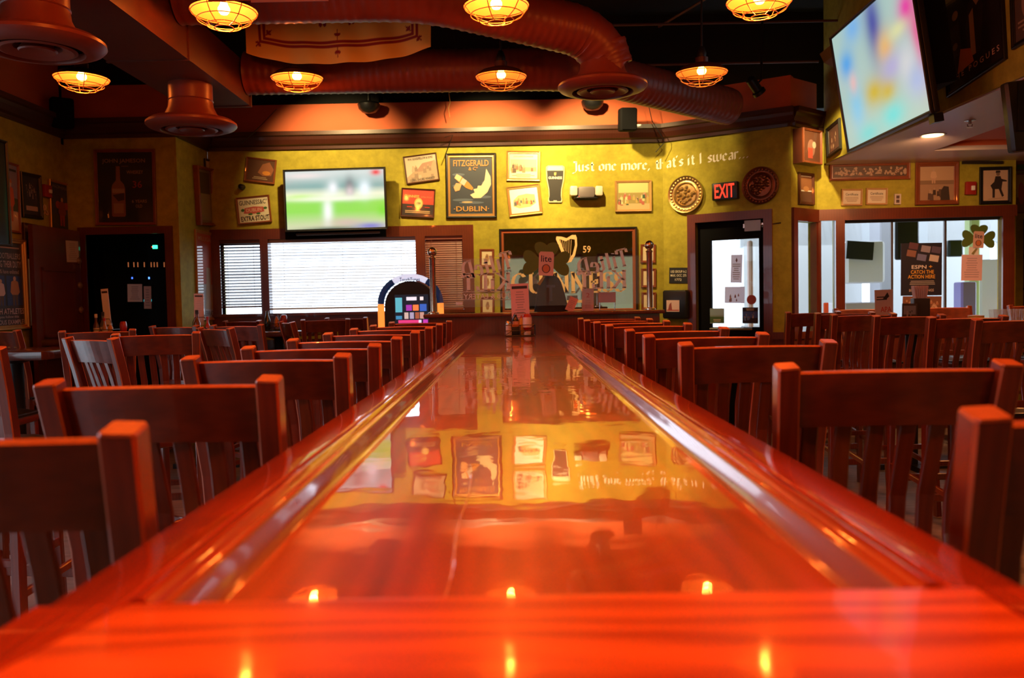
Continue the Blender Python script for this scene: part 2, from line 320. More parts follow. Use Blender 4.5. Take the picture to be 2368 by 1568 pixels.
# ------------------------------------------------------------------ flat artwork in one mesh: layers 0.4 mm apart
def ell(cx, cy, rx, ry, n=18, rot=0):
    c, s_ = math.cos(rot), math.sin(rot); out = []
    for i in range(n):
        a = 2 * PI * i / n; x, y = rx * math.cos(a), ry * math.sin(a); out.append((cx + x * c - y * s_, cy + x * s_ + y * c))
    return out
def art(mb, w, h, z, items, coat=.0, step=.0005, rough=.55):
    """items in fractions of w and h, centred; poly coordinates too"""
    for k, it in enumerate(items):
        zz = z + step * (k + 1); t = it[0]; g = it[-1]; m = g if not isinstance(g, tuple) else mat(g, rough, 0, coat)
        if t == 'r': _, cx, cy, a, b = it[:5]; P = [(cx - a / 2, cy - b / 2), (cx + a / 2, cy - b / 2), (cx + a / 2, cy + b / 2), (cx - a / 2, cy + b / 2)]
        elif t == 'e': _, cx, cy, a, b = it[:5]; P = ell(cx, cy, a / 2, b / 2)
        elif t == 'p': P = it[1]
        elif t in 'tgs':
            geo = text_geo(it[1]) if t == 't' else stroke_geo(it[1], GOTH, (.10, .085)) if t == 'g' else stroke_geo(it[1], SERIF, (.105, .02))
            _, s_, cx, cy, a, b = it[:6]; vs = [((cx + x * a) * w, (cy + y * b) * h, zz) for x, y in geo[0]]
            mb.add(vs, geo[1], m); continue
        elif t == 'crowd':   # rows of small figures
            _, x0, x1, y0, y1, n, cols, seed = it[:8]; R = random.Random(seed)
            for i in range(n):
                x = R.uniform(x0, x1); y = R.uniform(y0, y1); sz = R.uniform(.7, 1.2) * (x1 - x0) / max(4, n ** .5) * .5; zz += .00006
                cb = cols[R.randrange(len(cols))]
                P = [(x - sz * .5, y - sz * 1.7), (x + sz * .5, y - sz * 1.7), (x + sz * .42, y - sz * .1), (x - sz * .42, y - sz * .1)]
                mb.add([(p[0] * w, p[1] * h, zz) for p in P], [(0, 1, 2, 3)], mat(cb, rough, 0, coat))
                Q = ell(x, y + sz * .2, sz * .26, sz * .34 * w / h, 8)
                mb.add([(p[0] * w, p[1] * h, zz + .00003) for p in Q], [tuple(range(8))], mat((.48, .30, .20), rough, 0, coat))
            continue
        elif t == 'lines':   # rows of tiny print
            _, x0, x1, y0, y1, n, seed = it[:7]; R = random.Random(seed)
            for i in range(n):
                y = y1 + (y0 - y1) * (i + .5) / n; a = R.uniform(.55, 1) * (x1 - x0) / 2; c = (x0 + x1) / 2; hh = (y1 - y0) / n * .22
                mb.add([(p[0] * w, p[1] * h, zz) for p in ((c - a, y - hh), (c + a, y - hh), (c + a, y + hh), (c - a, y + hh))], [(0, 1, 2, 3)], m)
            continue
        mb.add([(p[0] * w, p[1] * h, zz) for p in P], [tuple(range(len(P)))], m)
def figure(x, y, s, coat, trous, skin=(.55, .36, .25), hat=None, asp=1.0):
    """standing figure as printed shapes (x,y = feet, s = height)"""
    k = s * asp
    o = [('p', [(x - .13 * k, y), (x - .16 * k, y + .45 * s), (x + .16 * k, y + .45 * s), (x + .14 * k, y), (x + .04 * k, y), (x, y + .38 * s), (x - .03 * k, y)], trous),
         ('p', [(x - .15 * k, y + .36 * s), (x - .24 * k, y + .45 * s), (x - .18 * k, y + .8 * s), (x - .05 * k, y + .85 * s), (x + .05 * k, y + .85 * s), (x + .18 * k, y + .8 * s), (x + .25 * k, y + .45 * s), (x + .15 * k, y + .36 * s)], coat),
         ('e', x, y + .91 * s, .15 * k, .15 * s, skin)]
    if hat: o.append(('p', [(x - .1 * k, y + .94 * s), (x + .1 * k, y + .94 * s), (x + .06 * k, y + 1.03 * s), (x - .06 * k, y + 1.03 * s)], hat))
    return o
def quad_on(pl, q, off=0):
    p = [pl.hit(x, y, off) for x, y in q]
    u = sum(a[0] for a in p) / 4; z = sum(a[1] for a in p) / 4
    tx = (p[1][0] - p[0][0] + p[2][0] - p[3][0]) / 2; tz = (p[1][1] - p[0][1] + p[2][1] - p[3][1]) / 2
    sx = (p[0][0] - p[3][0] + p[1][0] - p[2][0]) / 2; sz = (p[0][1] - p[3][1] + p[1][1] - p[2][1]) / 2
    return u, z, math.hypot(tx, tz), math.hypot(sx, sz), math.atan2(tz, tx)
def frame_mesh(w, h, fw, d, m, m2=None):
    mb = MB(); rings = [(0, 0), (0, d * .75), (fw * .15, d), (fw * .45, d * .92), (fw * .6, d * .7), (fw * .85, d * .72), (fw, d * .5), (fw, .002)]
    for k in range(len(rings) - 1):
        vs = []
        for ins, z in rings[k:k + 2]:
            x, y = w / 2 - ins, h / 2 - ins; vs += [(-x, -y, z), (x, -y, z), (x, y, z), (-x, y, z)]
        mb.add(vs, [(i, (i + 1) % 4, 4 + (i + 1) % 4, 4 + i) for i in range(4)], (m2 if (m2 and k >= 3) else m))
    x, y = w / 2, h / 2; mb.add([(-x, -y, 0), (x, -y, 0), (x, y, 0), (-x, y, 0)], [(3, 2, 1, 0)], m)
    return mb
F_WOOD = wood('picture_frame_wood', (.16, .035, .012), (.30, .075, .025), (4, 4, 4), .35, .3)
F_DKW = wood('dark_picture_frame_wood', (.06, .016, .008), (.11, .03, .014), (4, 4, 4), .35, .3)
F_GOLD = mat((.62, .36, .12), .38, .7); F_BRASS = mat((.75, .48, .18), .3, .8); F_BLK = mat((.01, .01, .01), .35); F_OAK = wood('oak_picture_frame', (.40, .20, .06), (.55, .30, .10), (4, 4, 4), .45)
def wallpic(name, label, pl, q, items, fw=.03, fm=F_WOOD, d=.025, group=None, cat='picture', fm2=None, paper=(.75, .68, .58), glz=.7, off=.002):
    u, z, w_, h_, r = quad_on(pl, q, off)
    t = thing(name, label, cat, pl.mat(u, z, off, r), group)
    frame_mesh(w_, h_, fw, d, fm, fm2).build('frame', t)
    mb = MB(); iw, ih = w_ - 2 * fw + .004, h_ - 2 * fw + .004
    mb.add([(-iw / 2, -ih / 2, d * .35), (iw / 2, -ih / 2, d * .35), (iw / 2, ih / 2, d * .35), (-iw / 2, ih / 2, d * .35)], [(0, 1, 2, 3)], mat(paper, .5, 0, glz))
    art(mb, iw, ih, d * .35, items, coat=glz)
    mb.build('print', t); return t
def plate(name, label, cat, pl, q, items, base=(.01, .01, .01), d=.006, off=.001, group=None, rough=.5, emitm=None):
    """flat unframed board: sign, paper, card on a plane"""
    u, z, w_, h_, r = quad_on(pl, q, off); mb = MB()
    mb.bb((-w_ / 2, -h_ / 2, 0), (w_ / 2, h_ / 2, d), emitm or mat(base, rough)); art(mb, w_, h_, d, items)
    return tag(mb.build(name, None, pl.mat(u, z, off, r)), label, cat, group)
def box4(x0, y0, x1, y1): return [(x0, y0), (x1, y0), (x1, y1), (x0, y1)]
# ================================================================== THE ROOM
def wall(name, pl, u0, u1, z0, z1, holes, m, th=.12):
    us = sorted({u0, u1, *[h[0] for h in holes], *[h[1] for h in holes]}); zs = sorted({z0, z1, *[h[2] for h in holes], *[h[3] for h in holes]})
    mb = MB()
    for a, b in zip(us, us[1:]):
        for c, d in zip(zs, zs[1:]):
            if any(h[0] - 1e-4 <= a and b <= h[1] + 1e-4 and h[2] - 1e-4 <= c and d <= h[3] + 1e-4 for h in holes): continue
            mb.bb((a, c, -th), (b, d, 0), m)
    return struct(mb.build(name, None, pl.mat(0, 0)))
def LBox(name, pl, u0, u1, z0, z1, o0, o1, m, parent=None):
    return MB().bb((u0, z0, o0), (u1, z1, o1), m).build(name, parent, pl.mat(0, 0) if parent is None else None)
mb = MB(); mb.bb((-4.4, -5.2, -.1), (7.7, 9.4, 0), M_FLOOR); struct(mb.build('floor'))
mb = MB(); mb.bb((-4.5, -5.2, 4.3), (7.7, 9.6, 4.4), M_CEIL); struct(mb.build('ceiling'))
WB = 4.72   # length of the back wall
wall('wall_back', PB, 0, WB, 0, 2.97, [(.10, 2.64, 1.26, 2.04)], M_WALL)
wall('wall_back_upper', PB, -.02, WB, 2.97, 3.42, [], M_UP, .1)
LN = 1.3146
dn = [PN.hit(x, 600)[0] for x in (1610, 1767)]
wall('wall_entrance', PN, 0, LN, 0, 2.97, [(dn[0], dn[1], 0, 2.10)], M_WALL)
wall('wall_entrance_upper', PN, 0, LN, 2.97, 3.44, [], M_UP, .1)
LA = .4545
wall('wall_corner', PA, 0, LA, 0, 2.97, [(.07, .42, .95, 2.06)], M_WALL, .08)
wall('wall_corner_upper', PA, 0, LA, 2.97, 3.42, [], M_UP, .08)
c0 = [PC.hit(x, 600)[0] for x in (1898, 1931, 1952, 2316, 2343)]
wall('wall_right_back', PC, 0, 1.904, 0, 2.97, [(max(.03, c0[0]), c0[1], .95, 2.08), (c0[2], c0[3], .95, 2.08)], M_WALL, .08)
dj = [PJ.hit(x, 650)[0] for x in (203, 386)]
wall('wall_left_back', PJ, 0, 1.04, 0, 2.97, [(dj[0], dj[1], 0, 2.05)], M_WALL)
wall('wall_left_back_upper', PJ, 0, 1.04, 2.97, 3.45, [], M_UP, .1)
wall('wall_left_return', PR, 0, .80, 0, 3.42, [], M_WALL, .1)
wall('wall_left', PL, 0, 13.25, 0, 2.97, [(4.0, 6.2, .12, 2.35), (6.6, 8.8, .12, 2.35), (9.25, 10.4, .12, 2.2)], M_WALL)
wall('wall_left_upper', PL, 0, 13.25, 2.97, 4.3, [], M_UP)
wall('wall_right', Plane((7.5, 9.3), (7.5, -5)), 0, 14.3, 0, 4.3, [], M_WALL)
PREAR = Plane((7.5, -5), (-4.2, -5))
wall('wall_rear', PREAR, 0, 11.7, 0, 4.3, [(2.0, 5.2, .9, 2.5), (5.6, 8.9, .9, 2.5)], M_WALL)
# dark void above the upper walls, and the bar end wall
struct(MB().bb((-4.5, 9.17, 3.30), (7.6, 9.45, 4.3), M_CEIL).build('wall_back_void'))
wall('wall_bar_end', PD, -.05, 2.7, 0, 4.3, [], M_WALL)
struct(MB().bb((-4.6, 8.2, 2.9), (-4.2, 9.4, 4.3), M_CEIL).build('wall_left_void'))
struct(MB().bb((-4.3, 8.37, 3.3), (-3.15, 8.42, 4.3), M_CEIL).build('wall_left_back_void'))
struct(MB().bb((7.5, 8.9, 0), (7.7, 9.4, 4.3), M_CEIL).build('wall_right_void'))
wall('wall_bar_return', Plane((4.96, 8.52), (5.36, 9.22)), 0, .8, 0, 2.97, [], M_WALL, .02)
# baseboards / wainscot
for i, (pl, a, b) in enumerate(((PB, 0, WB), (PN, 0, dn[0] - .08), (PN, dn[1] + .08, LN), (PA, 0, LA), (PC, 0, 1.904), (PJ, dj[1] + .08, 1.04), (PL, 10.48, 13.25))):
    struct(LBox('baseboard_%d' % (i + 1), pl, a, b, 0, .92, 0, .018, M_TRIM))
    struct(LBox('trim_%d' % (i + 40), pl, a, b, .92, .99, 0, .032, M_TRIM))
# cornice
CP = [(0, 2.955), (.028, 2.955), (.032, 2.985), (.06, 3.0), (.085, 3.045), (.095, 3.075), (.12, 3.085), (.12, 3.125), (0, 3.125)]
for i, (pl, a, b) in enumerate(((PB, -.03, WB + .02), (PN, -.02, LN + .05), (PA, -.05, LA), (PC, 0, .1), (PJ, -.0, 1.17), (PR, -.12, .8), (PL, 0, 13.25))):
    mb = MB(); mb.prism([(z, o) for o, z in CP], a, b, M_CORN, 'X'); struct(mb.build('trim_%d' % (i + 1), None, pl.mat(0, 0)))
M_TINT = glass('tinted_glass', (.36, .34, .24))
# ---- windows of the back wall
win = struct(LBox('window_1', PB, .10, 2.64, 1.26, 2.04, -.10, -.09, M_GLASS))
mb = MB()
for a, b, c, d in ((.0, 2.625, 2.035, 2.145), (.0, 2.625, 1.10, 1.265), (-.0, .10, 1.265, 2.035), (2.625, 2.74, 1.10, 2.145), (.515, .60, 1.265, 2.035), (2.135, 2.235, 1.265, 2.035)): mb.bb((a, c, -.10), (b, d, .022), M_TRIM)
mb.bb((0, 1.235, 0), (2.74, 1.262, .05), M_TRIM)
mb.build('window_frame', win, None)
win.children[0].matrix_local = Matrix.Identity(4)
def blind(label, pl, u0, u1, z0, z1, n, tilt, m, off=-.045, group=None, drop=.03, st=.0028):
    t = thing('window_blind', label, 'blind', pl.mat((u0 + u1) / 2, z1, off), group); W = u1 - u0; mb = MB(); H = z1 - z0
    for i in range(n):
        z = -.03 - (H - .05 - drop) * (i + .5) / n
        mb.box((0, z, 0), (W - .001, st, .046), m, rot=Matrix.Rotation(tilt + random.uniform(-.05, .05), 3, 'X') @ Matrix.Rotation(random.uniform(-.0012, .0012), 3, 'Z'))
    mb.build('slats', t); MB().bb((-W / 2, -.035, -.028), (W / 2, 0, .028), m).build('headrail', t)
    MB().bb((-W / 2 + .004, -H + drop, -.022), (W / 2 - .004, -H + drop + .018, .022), m).build('bottom_rail', t)
    for k in (-.4, 0, .4) if W > .8 else (-.33, .33): MB().tube([(k * W, -.02, .03), (k * W, -H + .05, .03)], .0016, m, 5).build('ladder_cord', t)
    return t
M_SLAT = wood('dark_wood_slats', (.05, .012, .006), (.09, .022, .01), (2, 2, 2), .4); M_SLATW = mat((.45, .42, .42), .5); M_SLATR = mat((.26, .07, .05), .45)
blind('dark slatted blind half closed over the narrow left window', PB, .10, .515, 1.27, 2.035, 21, .42, M_SLAT, off=-.026, drop=.06)
blind('wide slatted blind with daylight blazing through beneath the television', PB, .60, 2.135, 1.27, 2.035, 22, .16, M_SLATW, st=.004)
blind('reddish brown blind closed over the window right of the wide blind', PB, 2.235, 2.625, 1.265, 2.035, 32, 1.2, M_SLATR, off=-.026, drop=.0)
# ---- glass entrance door
dw = dn[1] - dn[0]
door = struct(LBox('door_1', PN, dn[0], dn[1], 0, 2.10, -.11, -.10, M_GLASS))
mb = MB(); g0, g1 = [PN.hit(x, 650)[0] for x in (1640, 1752)]; gz0, gz1 = PN.hit(1700, 757)[1], PN.hit(1695, 553)[1]
for a, b, c, d in ((dn[0], g0, 0, 2.1), (g1, dn[1], 0, 2.1), (g0, g1, gz1, 2.1), (g0, g1, 0, gz0)): mb.bb((a, c, -.10), (b, d, -.05), M_BLACKM)
fr = mb.build('door_frame', door)
mb = MB(); cu_ = (g0 + g1) / 2 + .12
mb.bb((cu_ - .02, 2.02, -.05), (cu_ + .24, 2.06, -.02), M_STEEL); mb.bb((cu_, 1.985, -.05), (cu_ + .16, 2.09, 0), mat((.25, .23, .22), .4, .6)); mb.tube([(cu_ + .16, 2.03, -.01), (cu_ + .36, 2.045, .0)], .008, M_STEEL); mb.build('door_closer', door)
MB().tube([(dn[1] - .12, 1.02, .0), (dn[0] + .14, 1.02, .0)], .014, M_STEEL).build('push_bar', door)
mb = MB()
for a, b, c, d in ((dn[0] - .085, dn[0], 0, 2.185), (dn[1], dn[1] + .085, 0, 2.185), (dn[0], dn[1], 2.10, 2.185)): mb.bb((a, c, -.06), (b, d, .025), M_TRIM)
struct(mb.build('trim_20', None, PN.mat(0, 0)))
# ---- right windows
mb = MB(); T1 = 2.185
mb.bb((-.0, 2.06, 0), (LA + .01, T1, .03), M_TRIM); mb.bb((0, .95, -.05), (.07, 2.06, .03), M_TRIM); mb.bb((.41, .95, -.05), (LA, 2.06, .02), M_TRIM)
struct(mb.build('trim_21', None, PA.mat(0, 0)))
struct(LBox('window_2', PA, .07, .42, .95, 2.06, -.07, -.06, M_GLASS))
mb = MB(); mb.bb((-.01, 2.075, 0), (1.904, T1, .03), M_TRIM); mb.bb((c0[1], .95, -.06), (c0[2], 2.08, .028), M_TRIM); mb.bb((c0[3], .95, -.06), (c0[4] + .0, 2.08, .028), M_TRIM)
mb.bb((0, .95, -.06), (max(.03, c0[0]), 2.08, .02), M_TRIM); mb.bb((c0[2], .93, -.06), (c0[3], .97, .04), M_TRIM)
struct(mb.build('trim_22', None, PC.mat(0, 0)))
wr = struct(LBox('window_3', PC, .03, c0[3], .95, 2.08, -.07, -.062, M_GLASS))
mb = MB()
for x in (2067, 2191):
    u = PC.hit(x, 600)[0]; mb.bb((u - .011, .95, -.075), (u + .011, 2.08, -.045), mat((.10, .09, .09), .4, .5))
mb.bb((c0[2], 2.05, -.075), (c0[3], 2.08, -.045), mat((.10, .09, .09), .4, .5)); mb.build('window_frame', wr)
# rear and side windows behind the camera: simple mullions
for i, (pl, a, b, c, d) in enumerate(((PREAR, 2.0, 5.2, .9, 2.5), (PREAR, 5.6, 8.9, .9, 2.5), (PL, 4.0, 6.2, .12, 2.35), (PL, 6.6, 8.8, .12, 2.35), (PL, 9.25, 10.4, .12, 2.2))):
    wn = struct(LBox('window_%d' % (i + 4), pl, a, b, c, d, -.09, -.08, M_TINT if pl is PREAR else M_GLASS)); mb = MB(); n = 3
    for k in range(n + 1): u = a + (b - a) * k / n; mb.bb((u - .03, c, -.1), (u + .03, d, .02), M_TRIM)
    mb.bb((a, d - .03, -.1), (b, d + .06, .02), M_TRIM); mb.bb((a, c - .06, -.1), (b, c + .03, .03), M_TRIM); mb.build('window_frame', wn)
# ---- doorway in the left back wall, dark store room behind, open panelled door
mb = MB()
for a, b, c, d in ((dj[0] - .07, dj[0], 0, 2.12), (dj[1], dj[1] + .075, 0, 2.12), (dj[0], dj[1], 2.05, 2.12)): mb.bb((a, c, -.12), (b, d, .02), M_TRIM)
struct(mb.build('trim_23', None, PJ.mat(0, 0)))
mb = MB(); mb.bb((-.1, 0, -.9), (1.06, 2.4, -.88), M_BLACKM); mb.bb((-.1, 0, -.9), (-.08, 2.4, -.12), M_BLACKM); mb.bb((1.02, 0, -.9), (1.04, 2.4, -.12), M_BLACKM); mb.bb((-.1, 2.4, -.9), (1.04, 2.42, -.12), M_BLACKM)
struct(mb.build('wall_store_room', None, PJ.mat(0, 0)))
hx = -4.2 + dj[0] - .04
ang = math.atan2(7.42 - 8.17, -4.10 - hx)
t = struct(MB().bb((0, -.02, .01), (.74, .02, 2.08), M_TRIM).build('door_2', None, Matrix.Translation((hx, 8.17, 0)) @ Matrix.Rotation(ang, 4, 'Z')))
mb = MB()
for z0, z1 in ((.2, .95), (1.1, 1.72)):
    for a, b, c, d in ((.10, .13, z0, z1), (.61, .64, z0, z1), (.10, .64, z0, z0 + .03), (.10, .64, z1 - .03, z1)):
        mb.bb((a, .02, c), (b, .032, d), M_TRIM); mb.bb((a, -.032, c), (b, -.02, d), M_TRIM)
mb.build('panel_moulding', t)
for z in (1.34, 1.57, 1.80): MB().lathe([(.03, 0), (.034, .012), (.022, .024), (0, .028)], mat((.35, .2, .12), .4, .5), c=(.045, .02, z), n=16, rot=Matrix.Rotation(-PI / 2, 3, 'X')).build('hinge_knob', t)
MB().lathe([(.012, 0), (.012, .03), (.03, .04), (.03, .055), (0, .062)], M_IRON, c=(.67, .02, 1.02), n=16, rot=Matrix.Rotation(-PI / 2, 3, 'X')).build('door_handle', t)
# ---- soffit over the bar on the right
struct(MB().bb((3.10, -5, 2.63), (3.20, 8.56, 4.3), M_WALL).build('wall_soffit_face'))
mb = MB(); mb.bb((3.12, -5, 2.62), (3.83, 8.56, 2.66), M_GREY); mb.bb((3.83, 7.85, 2.62), (7.5, 8.56, 2.66), M_GREY); struct(mb.build('ceiling_soffit_border'))
mb = MB(); mb.bb((3.83, -5, 2.70), (7.5, 7.85, 2.73), M_UP); mb.bb((3.81, -5, 2.66), (3.83, 7.87, 2.73), M_UP); mb.bb((3.83, 7.85, 2.66), (7.5, 7.87, 2.73), M_UP); struct(mb.build('ceiling_soffit_tray'))
mb = MB(); mb.prism([(3.10, 3.34), (3.06, 3.34), (3.02, 3.40), (2.90, 3.46), (2.86, 3.54), (3.10, 3.54)], -5, 8.0, mat((.20, .11, .05), .5), 'Y'); struct(mb.build('trim_30'))
# ---- outside: paving and pale facade seen through the glass
M_OUT = mat((.42, .44, .46), .9)
struct(MB().bb((-30, 9.7, -.15), (30, 40, -.05), M_OUT).build('ground_outside'))
struct(MB().bb((-30, -40, -.15), (30, -5.4, -.05), mat((.30, .36, .28), .9)).build('ground_outside_rear'))
struct(MB().bb((-30, -5.2, -.15), (-4.6, 9.7, -.05), M_OUT).build('ground_outside_left'))
# ================================================================== CEILING FITTINGS
def rduct(name, label, pts, r, parent=None):
    # resample, rib every 25 mm
    P = [Vector(p) for p in pts]; out = []; st = .014
    for a, b in zip(P, P[1:]):
        n = max(1, int((b - a).length / st))
        out += [a.lerp(b, i / n) for i in range(n)]
    out.append(P[-1]); rad = [r + (.0045 if (i % 4 == 0) else 0) for i in range(len(out))]
    mb = MB(); mb.tube(out, r, M_DUCT, 28, radii=rad); o = mb.build(name, parent)
    if label: tag(o, label, 'duct')
    return o
def bend(a, b, c, r, n=8):
    a, b, c = Vector(a), Vector(b), Vector(c); p = b + (a - b).normalized() * r; q = b + (c - b).normalized() * r
    return [((1 - t) ** 2) * p + 2 * t * (1 - t) * b + t * t * q for t in [i / n for i in range(n + 1)]]
t = MB()
t.bb((-2.46, -4.9, 2.87), (-1.96, 6.7, 3.17), M_DUCT2)
du = thing('rectangular_duct', 'long boxy brown-red air duct running away along the left ceiling', 'duct', (0, 0, 0)); t.build('duct_body', du)
mb = MB()
for y in (1.2, 2.6, 4.0, 5.4, 6.66): MB().bb((-2.468, y, 2.862), (-1.952, y + .03, 3.178), M_DUCT2).build('flange', du)
A, B_, D_ = Vector((-1.95, 5.26, 3.20)), Vector((-.50, 5.28, 3.20)), Vector((.62, 5.85, 3.10))
E_ = Vector((.64, 5.86, 3.04))
path = [A] + bend(A, B_, D_, .28) + bend(B_, D_, E_, .24, 10) + [E_]
rduct('spiral_duct', 'ribbed red round duct crossing overhead and elbowing down to a diffuser', path, .16)
A, B_, D_ = Vector((-1.95, 6.58, 3.09)), Vector((.55, 6.6, 3.08)), Vector((1.92, 7.62, 3.0))
rduct('spiral_duct', 'farther round duct passing behind the lamps with a lit capped end', [A] + bend(A, B_, D_, .35) + [D_, D_ + (D_ - B_).normalized() * .02], .155)
def diffuser():
    t = thing('ceiling_diffuser', 'dished round air diffuser hanging under the elbow of the ribbed duct', 'diffuser', (0, 0, 0), 'round dished air diffusers')
    MB().lathe([(.145, .30), (.145, .17), (.150, .165), (.145, .16), (.150, .12), (.185, .045), (.20, .04)], M_DUCT, n=32, cap=False).build('collar', t)
    MB().lathe([(.185, .05), (.27, .035), (.298, .015), (.300, 0), (.285, -.016), (.235, -.034), (.205, -.036), (.20, -.02), (.205, .0), (.25, .02)], M_DUCT, n=40, cap=False).build('dish', t)
    MB().lathe([(.12, .02), (.165, -.022), (.172, -.030), (.155, -.036), (.105, -.016), (.10, .02)], M_DUCT, n=32, cap=False).build('cone_ring', t)
    MB().lathe([(.05, .02), (.085, -.03), (.078, -.036), (.03, -.022), (0, -.022)], M_DUCT, n=28, cap=False).build('centre_cone', t)
    MB().lathe([(0, .012), (.2, .012)], M_BLACKM, n=24, cap=False).build('throat', t)
    return t
d0 = diffuser(); d0.location = (.64, 5.86, 2.76)
dup(d0, (-2.17, 6.0, 2.59), 'dished round air diffuser at the far end of the boxy duct')
dup(d0, (-2.20, 4.12, 2.59), 'nearest and largest air diffuser at the upper left corner')
RIM = 2.98
M_SHADE_IN = mat((.85, .52, .25), .5); M_SHADE = mat((.10, .035, .02), .4, .3)
M_BULB = mat((1, .42, .06), .3, emit=26, name='hot_bulb'); M_WIRE = mat((.75, .42, .18), .4, .2)
def pendant(lit=True):
    t = thing('caged_pendant_lamp', '', 'pendant lamp', (0, 0, 0), 'orange caged pendant lamps')
    MB().lathe([(.183, -.004), (.180, .004), (.14, .035), (.08, .055), (.045, .064), (.045, .10)], M_SHADE, n=36, cap=False).build('lamp_shade', t)
    MB().lathe([(.181, -.002), (.138, .031), (.078, .050), (.0, .058)], M_SHADE_IN, n=36, cap=False).build('reflector', t)
    MB().lathe([(0, -.022), (.02, -.018), (.033, .0), (.033, .015), (.022, .035), (.018, .05)], M_BULB, n=20, cap=False).build('bulb', t)
    mb = MB()
    for r, z in ((.176, -.012), (.145, -.052), (.095, -.082), (.05, -.094)):
        mb.tube([(r * math.cos(a), r * math.sin(a), z) for a in [2 * PI * i / 28 for i in range(28)]], .0028, M_WIRE, 5, closed=True)
    for k in range(6):
        a = 2 * PI * k / 6 + .3; mb.tube([(r * math.cos(a), r * math.sin(a), z) for r, z in ((.178, 0), (.176, -.012), (.145, -.052), (.095, -.082), (.05, -.094))], .0028, M_WIRE, 5)
    mb.build('cage', t); MB().lathe([(.03, .10), (.034, .13), (.02, .17), (.008, .18), (.006, 1.32)], M_IRON, n=14).build('stem', t)
    return t
p0 = pendant()
spots = []
names = {(1, 6.22): 'caged orange pendant lamp, second of the four in the far row', (0, 6.22): 'caged orange pendant lamp, leftmost of the far row beside the boxy duct', (2, 6.22): 'caged orange pendant lamp in the far row, left of the ribbed duct elbow',
         (3, 6.22): 'caged orange pendant lamp, far row, nearest to the entrance corner', (1, 4.87): 'caged orange pendant lamp at the top edge, left of the yellow banner', (2, 4.87): 'caged orange pendant lamp at the top edge over the middle of the long table',
         (3, 4.87): 'caged orange pendant lamp at the top edge left of the big television'}
first = True
for ry, Y in enumerate((6.22, 4.87, 3.3, 1.75, .35)):
    for ix, X in enumerate(((-2.97, -1.49, -.04, 1.385) if ry == 0 else (-3.0, -1.56, -.05, 1.41))):
        if ix == 0 and ry: continue
        y = Y - (.10 if ix == 0 and ry == 0 else 0) - 0; rz = random.uniform(0, 6)
        M_ = Matrix.Translation((X, y, RIM - (.02 if ix < 2 else .04) * (ry == 0))) @ Matrix.Rotation(rz, 4, 'Z') @ Matrix.Rotation(random.uniform(-.03, .03), 4, 'X')
        lab = names.get((ix, Y), 'caged orange pendant lamp hanging over the near part of the long table')
        if first: p0.matrix_local = M_; p0['label'] = lab; first = False
        else: dup(p0, M_, lab)
        light('pendant_light', 'SPOT', (X, y, RIM - .03), LAMP_E, LAMP_COL, (X, y, 0), spot_size=2.4, spot_blend=1.0, shadow_soft_size=.028)
        light('pendant_light', 'POINT', (X, y, RIM - .045), LAMP_E * .15, LAMP_COL, shadow_soft_size=.028)
for i, (p, tg, e, a) in enumerate(SPOTS):
    if i != 3: continue
u = atY(1745, 198, 7.9)
t = thing('track_spotlight', 'small black track spotlight above the entrance wall', 'spotlight', u)
R_ = Matrix.Rotation(-.7, 3, 'Y') @ Matrix.Rotation(.3, 3, 'X')
MB().lathe([(.025, .09), (.045, .07), (.045, -.05), (.06, -.06), (.06, -.09), (.05, -.09), (.045, -.07)], M_BLACK, n=20, rot=R_).build('lamp_head', t)
MB().tube([(0, 0, 0), (.06, 0, .05), (.08, 0, .8)], .012, M_BLACK).build('stem', t)
# speakers
def speaker(px, py, Y, w_, h_, label, rz=0, tilt=.1):
    p = atY(px, py, Y); t = thing('wall_speaker', label, 'speaker', Matrix.Translation(p) @ Matrix.Rotation(rz, 4, 'Z') @ Matrix.Rotation(tilt, 4, 'X'))
    MB().rbox((0, 0, 0), (w_, .15, h_), .02, M_BLACKM).build('cabinet', t)
    MB().bb((-w_ * .42, -.079, -h_ * .44), (w_ * .42, -.0755, h_ * .44), M_BLACKM).build('grille', t)
    MB().tube([(0, .07, 0), (0, .25, .02)], .015, M_IRON).build('bracket', t); return t
speaker(1451, 277, 8.7, .17, .225, 'black box speaker standing on the cornice right of the ribbed duct', .1)
speaker(143, 262, 8.0, .19, .27, 'black speaker in the shadow high on the dim left wall', .6)
for x, y, lab in ((853, 247, 'black dome speaker hanging in shadow over the television end'), (1370, 240, 'black dome speaker hanging right under the duct elbow diffuser')):
    p = atY(x, y, 8.9); mb = MB(); mb.lathe([(0, -.07), (.07, -.055), (.105, -.02), (.115, .02), (.10, .04), (.02, .06), (.012, .9)], M_BLACK, n=24); tag(mb.build('dome_speaker', None, Matrix.Translation(p)), lab, 'speaker')
for k, (a, b, lab) in enumerate((((.9, 8.2, 3.9), (3.1, 8.2, 3.9), 'thin conduit crossing the black ceiling level with the big television'), ((.8, 8.7, 3.66), (3.1, 8.7, 3.66), 'thin lower conduit crossing the black ceiling above the entrance'), ((1.5, 8.6, 4.0), (2.4, 6.2, 4.0), 'thin conduit slanting across the black ceiling at right'))):
    tag(MB().tube([a, b], .012, mat((.12, .05, .04), .6), 6).build('ceiling_conduit'), lab, 'conduit')
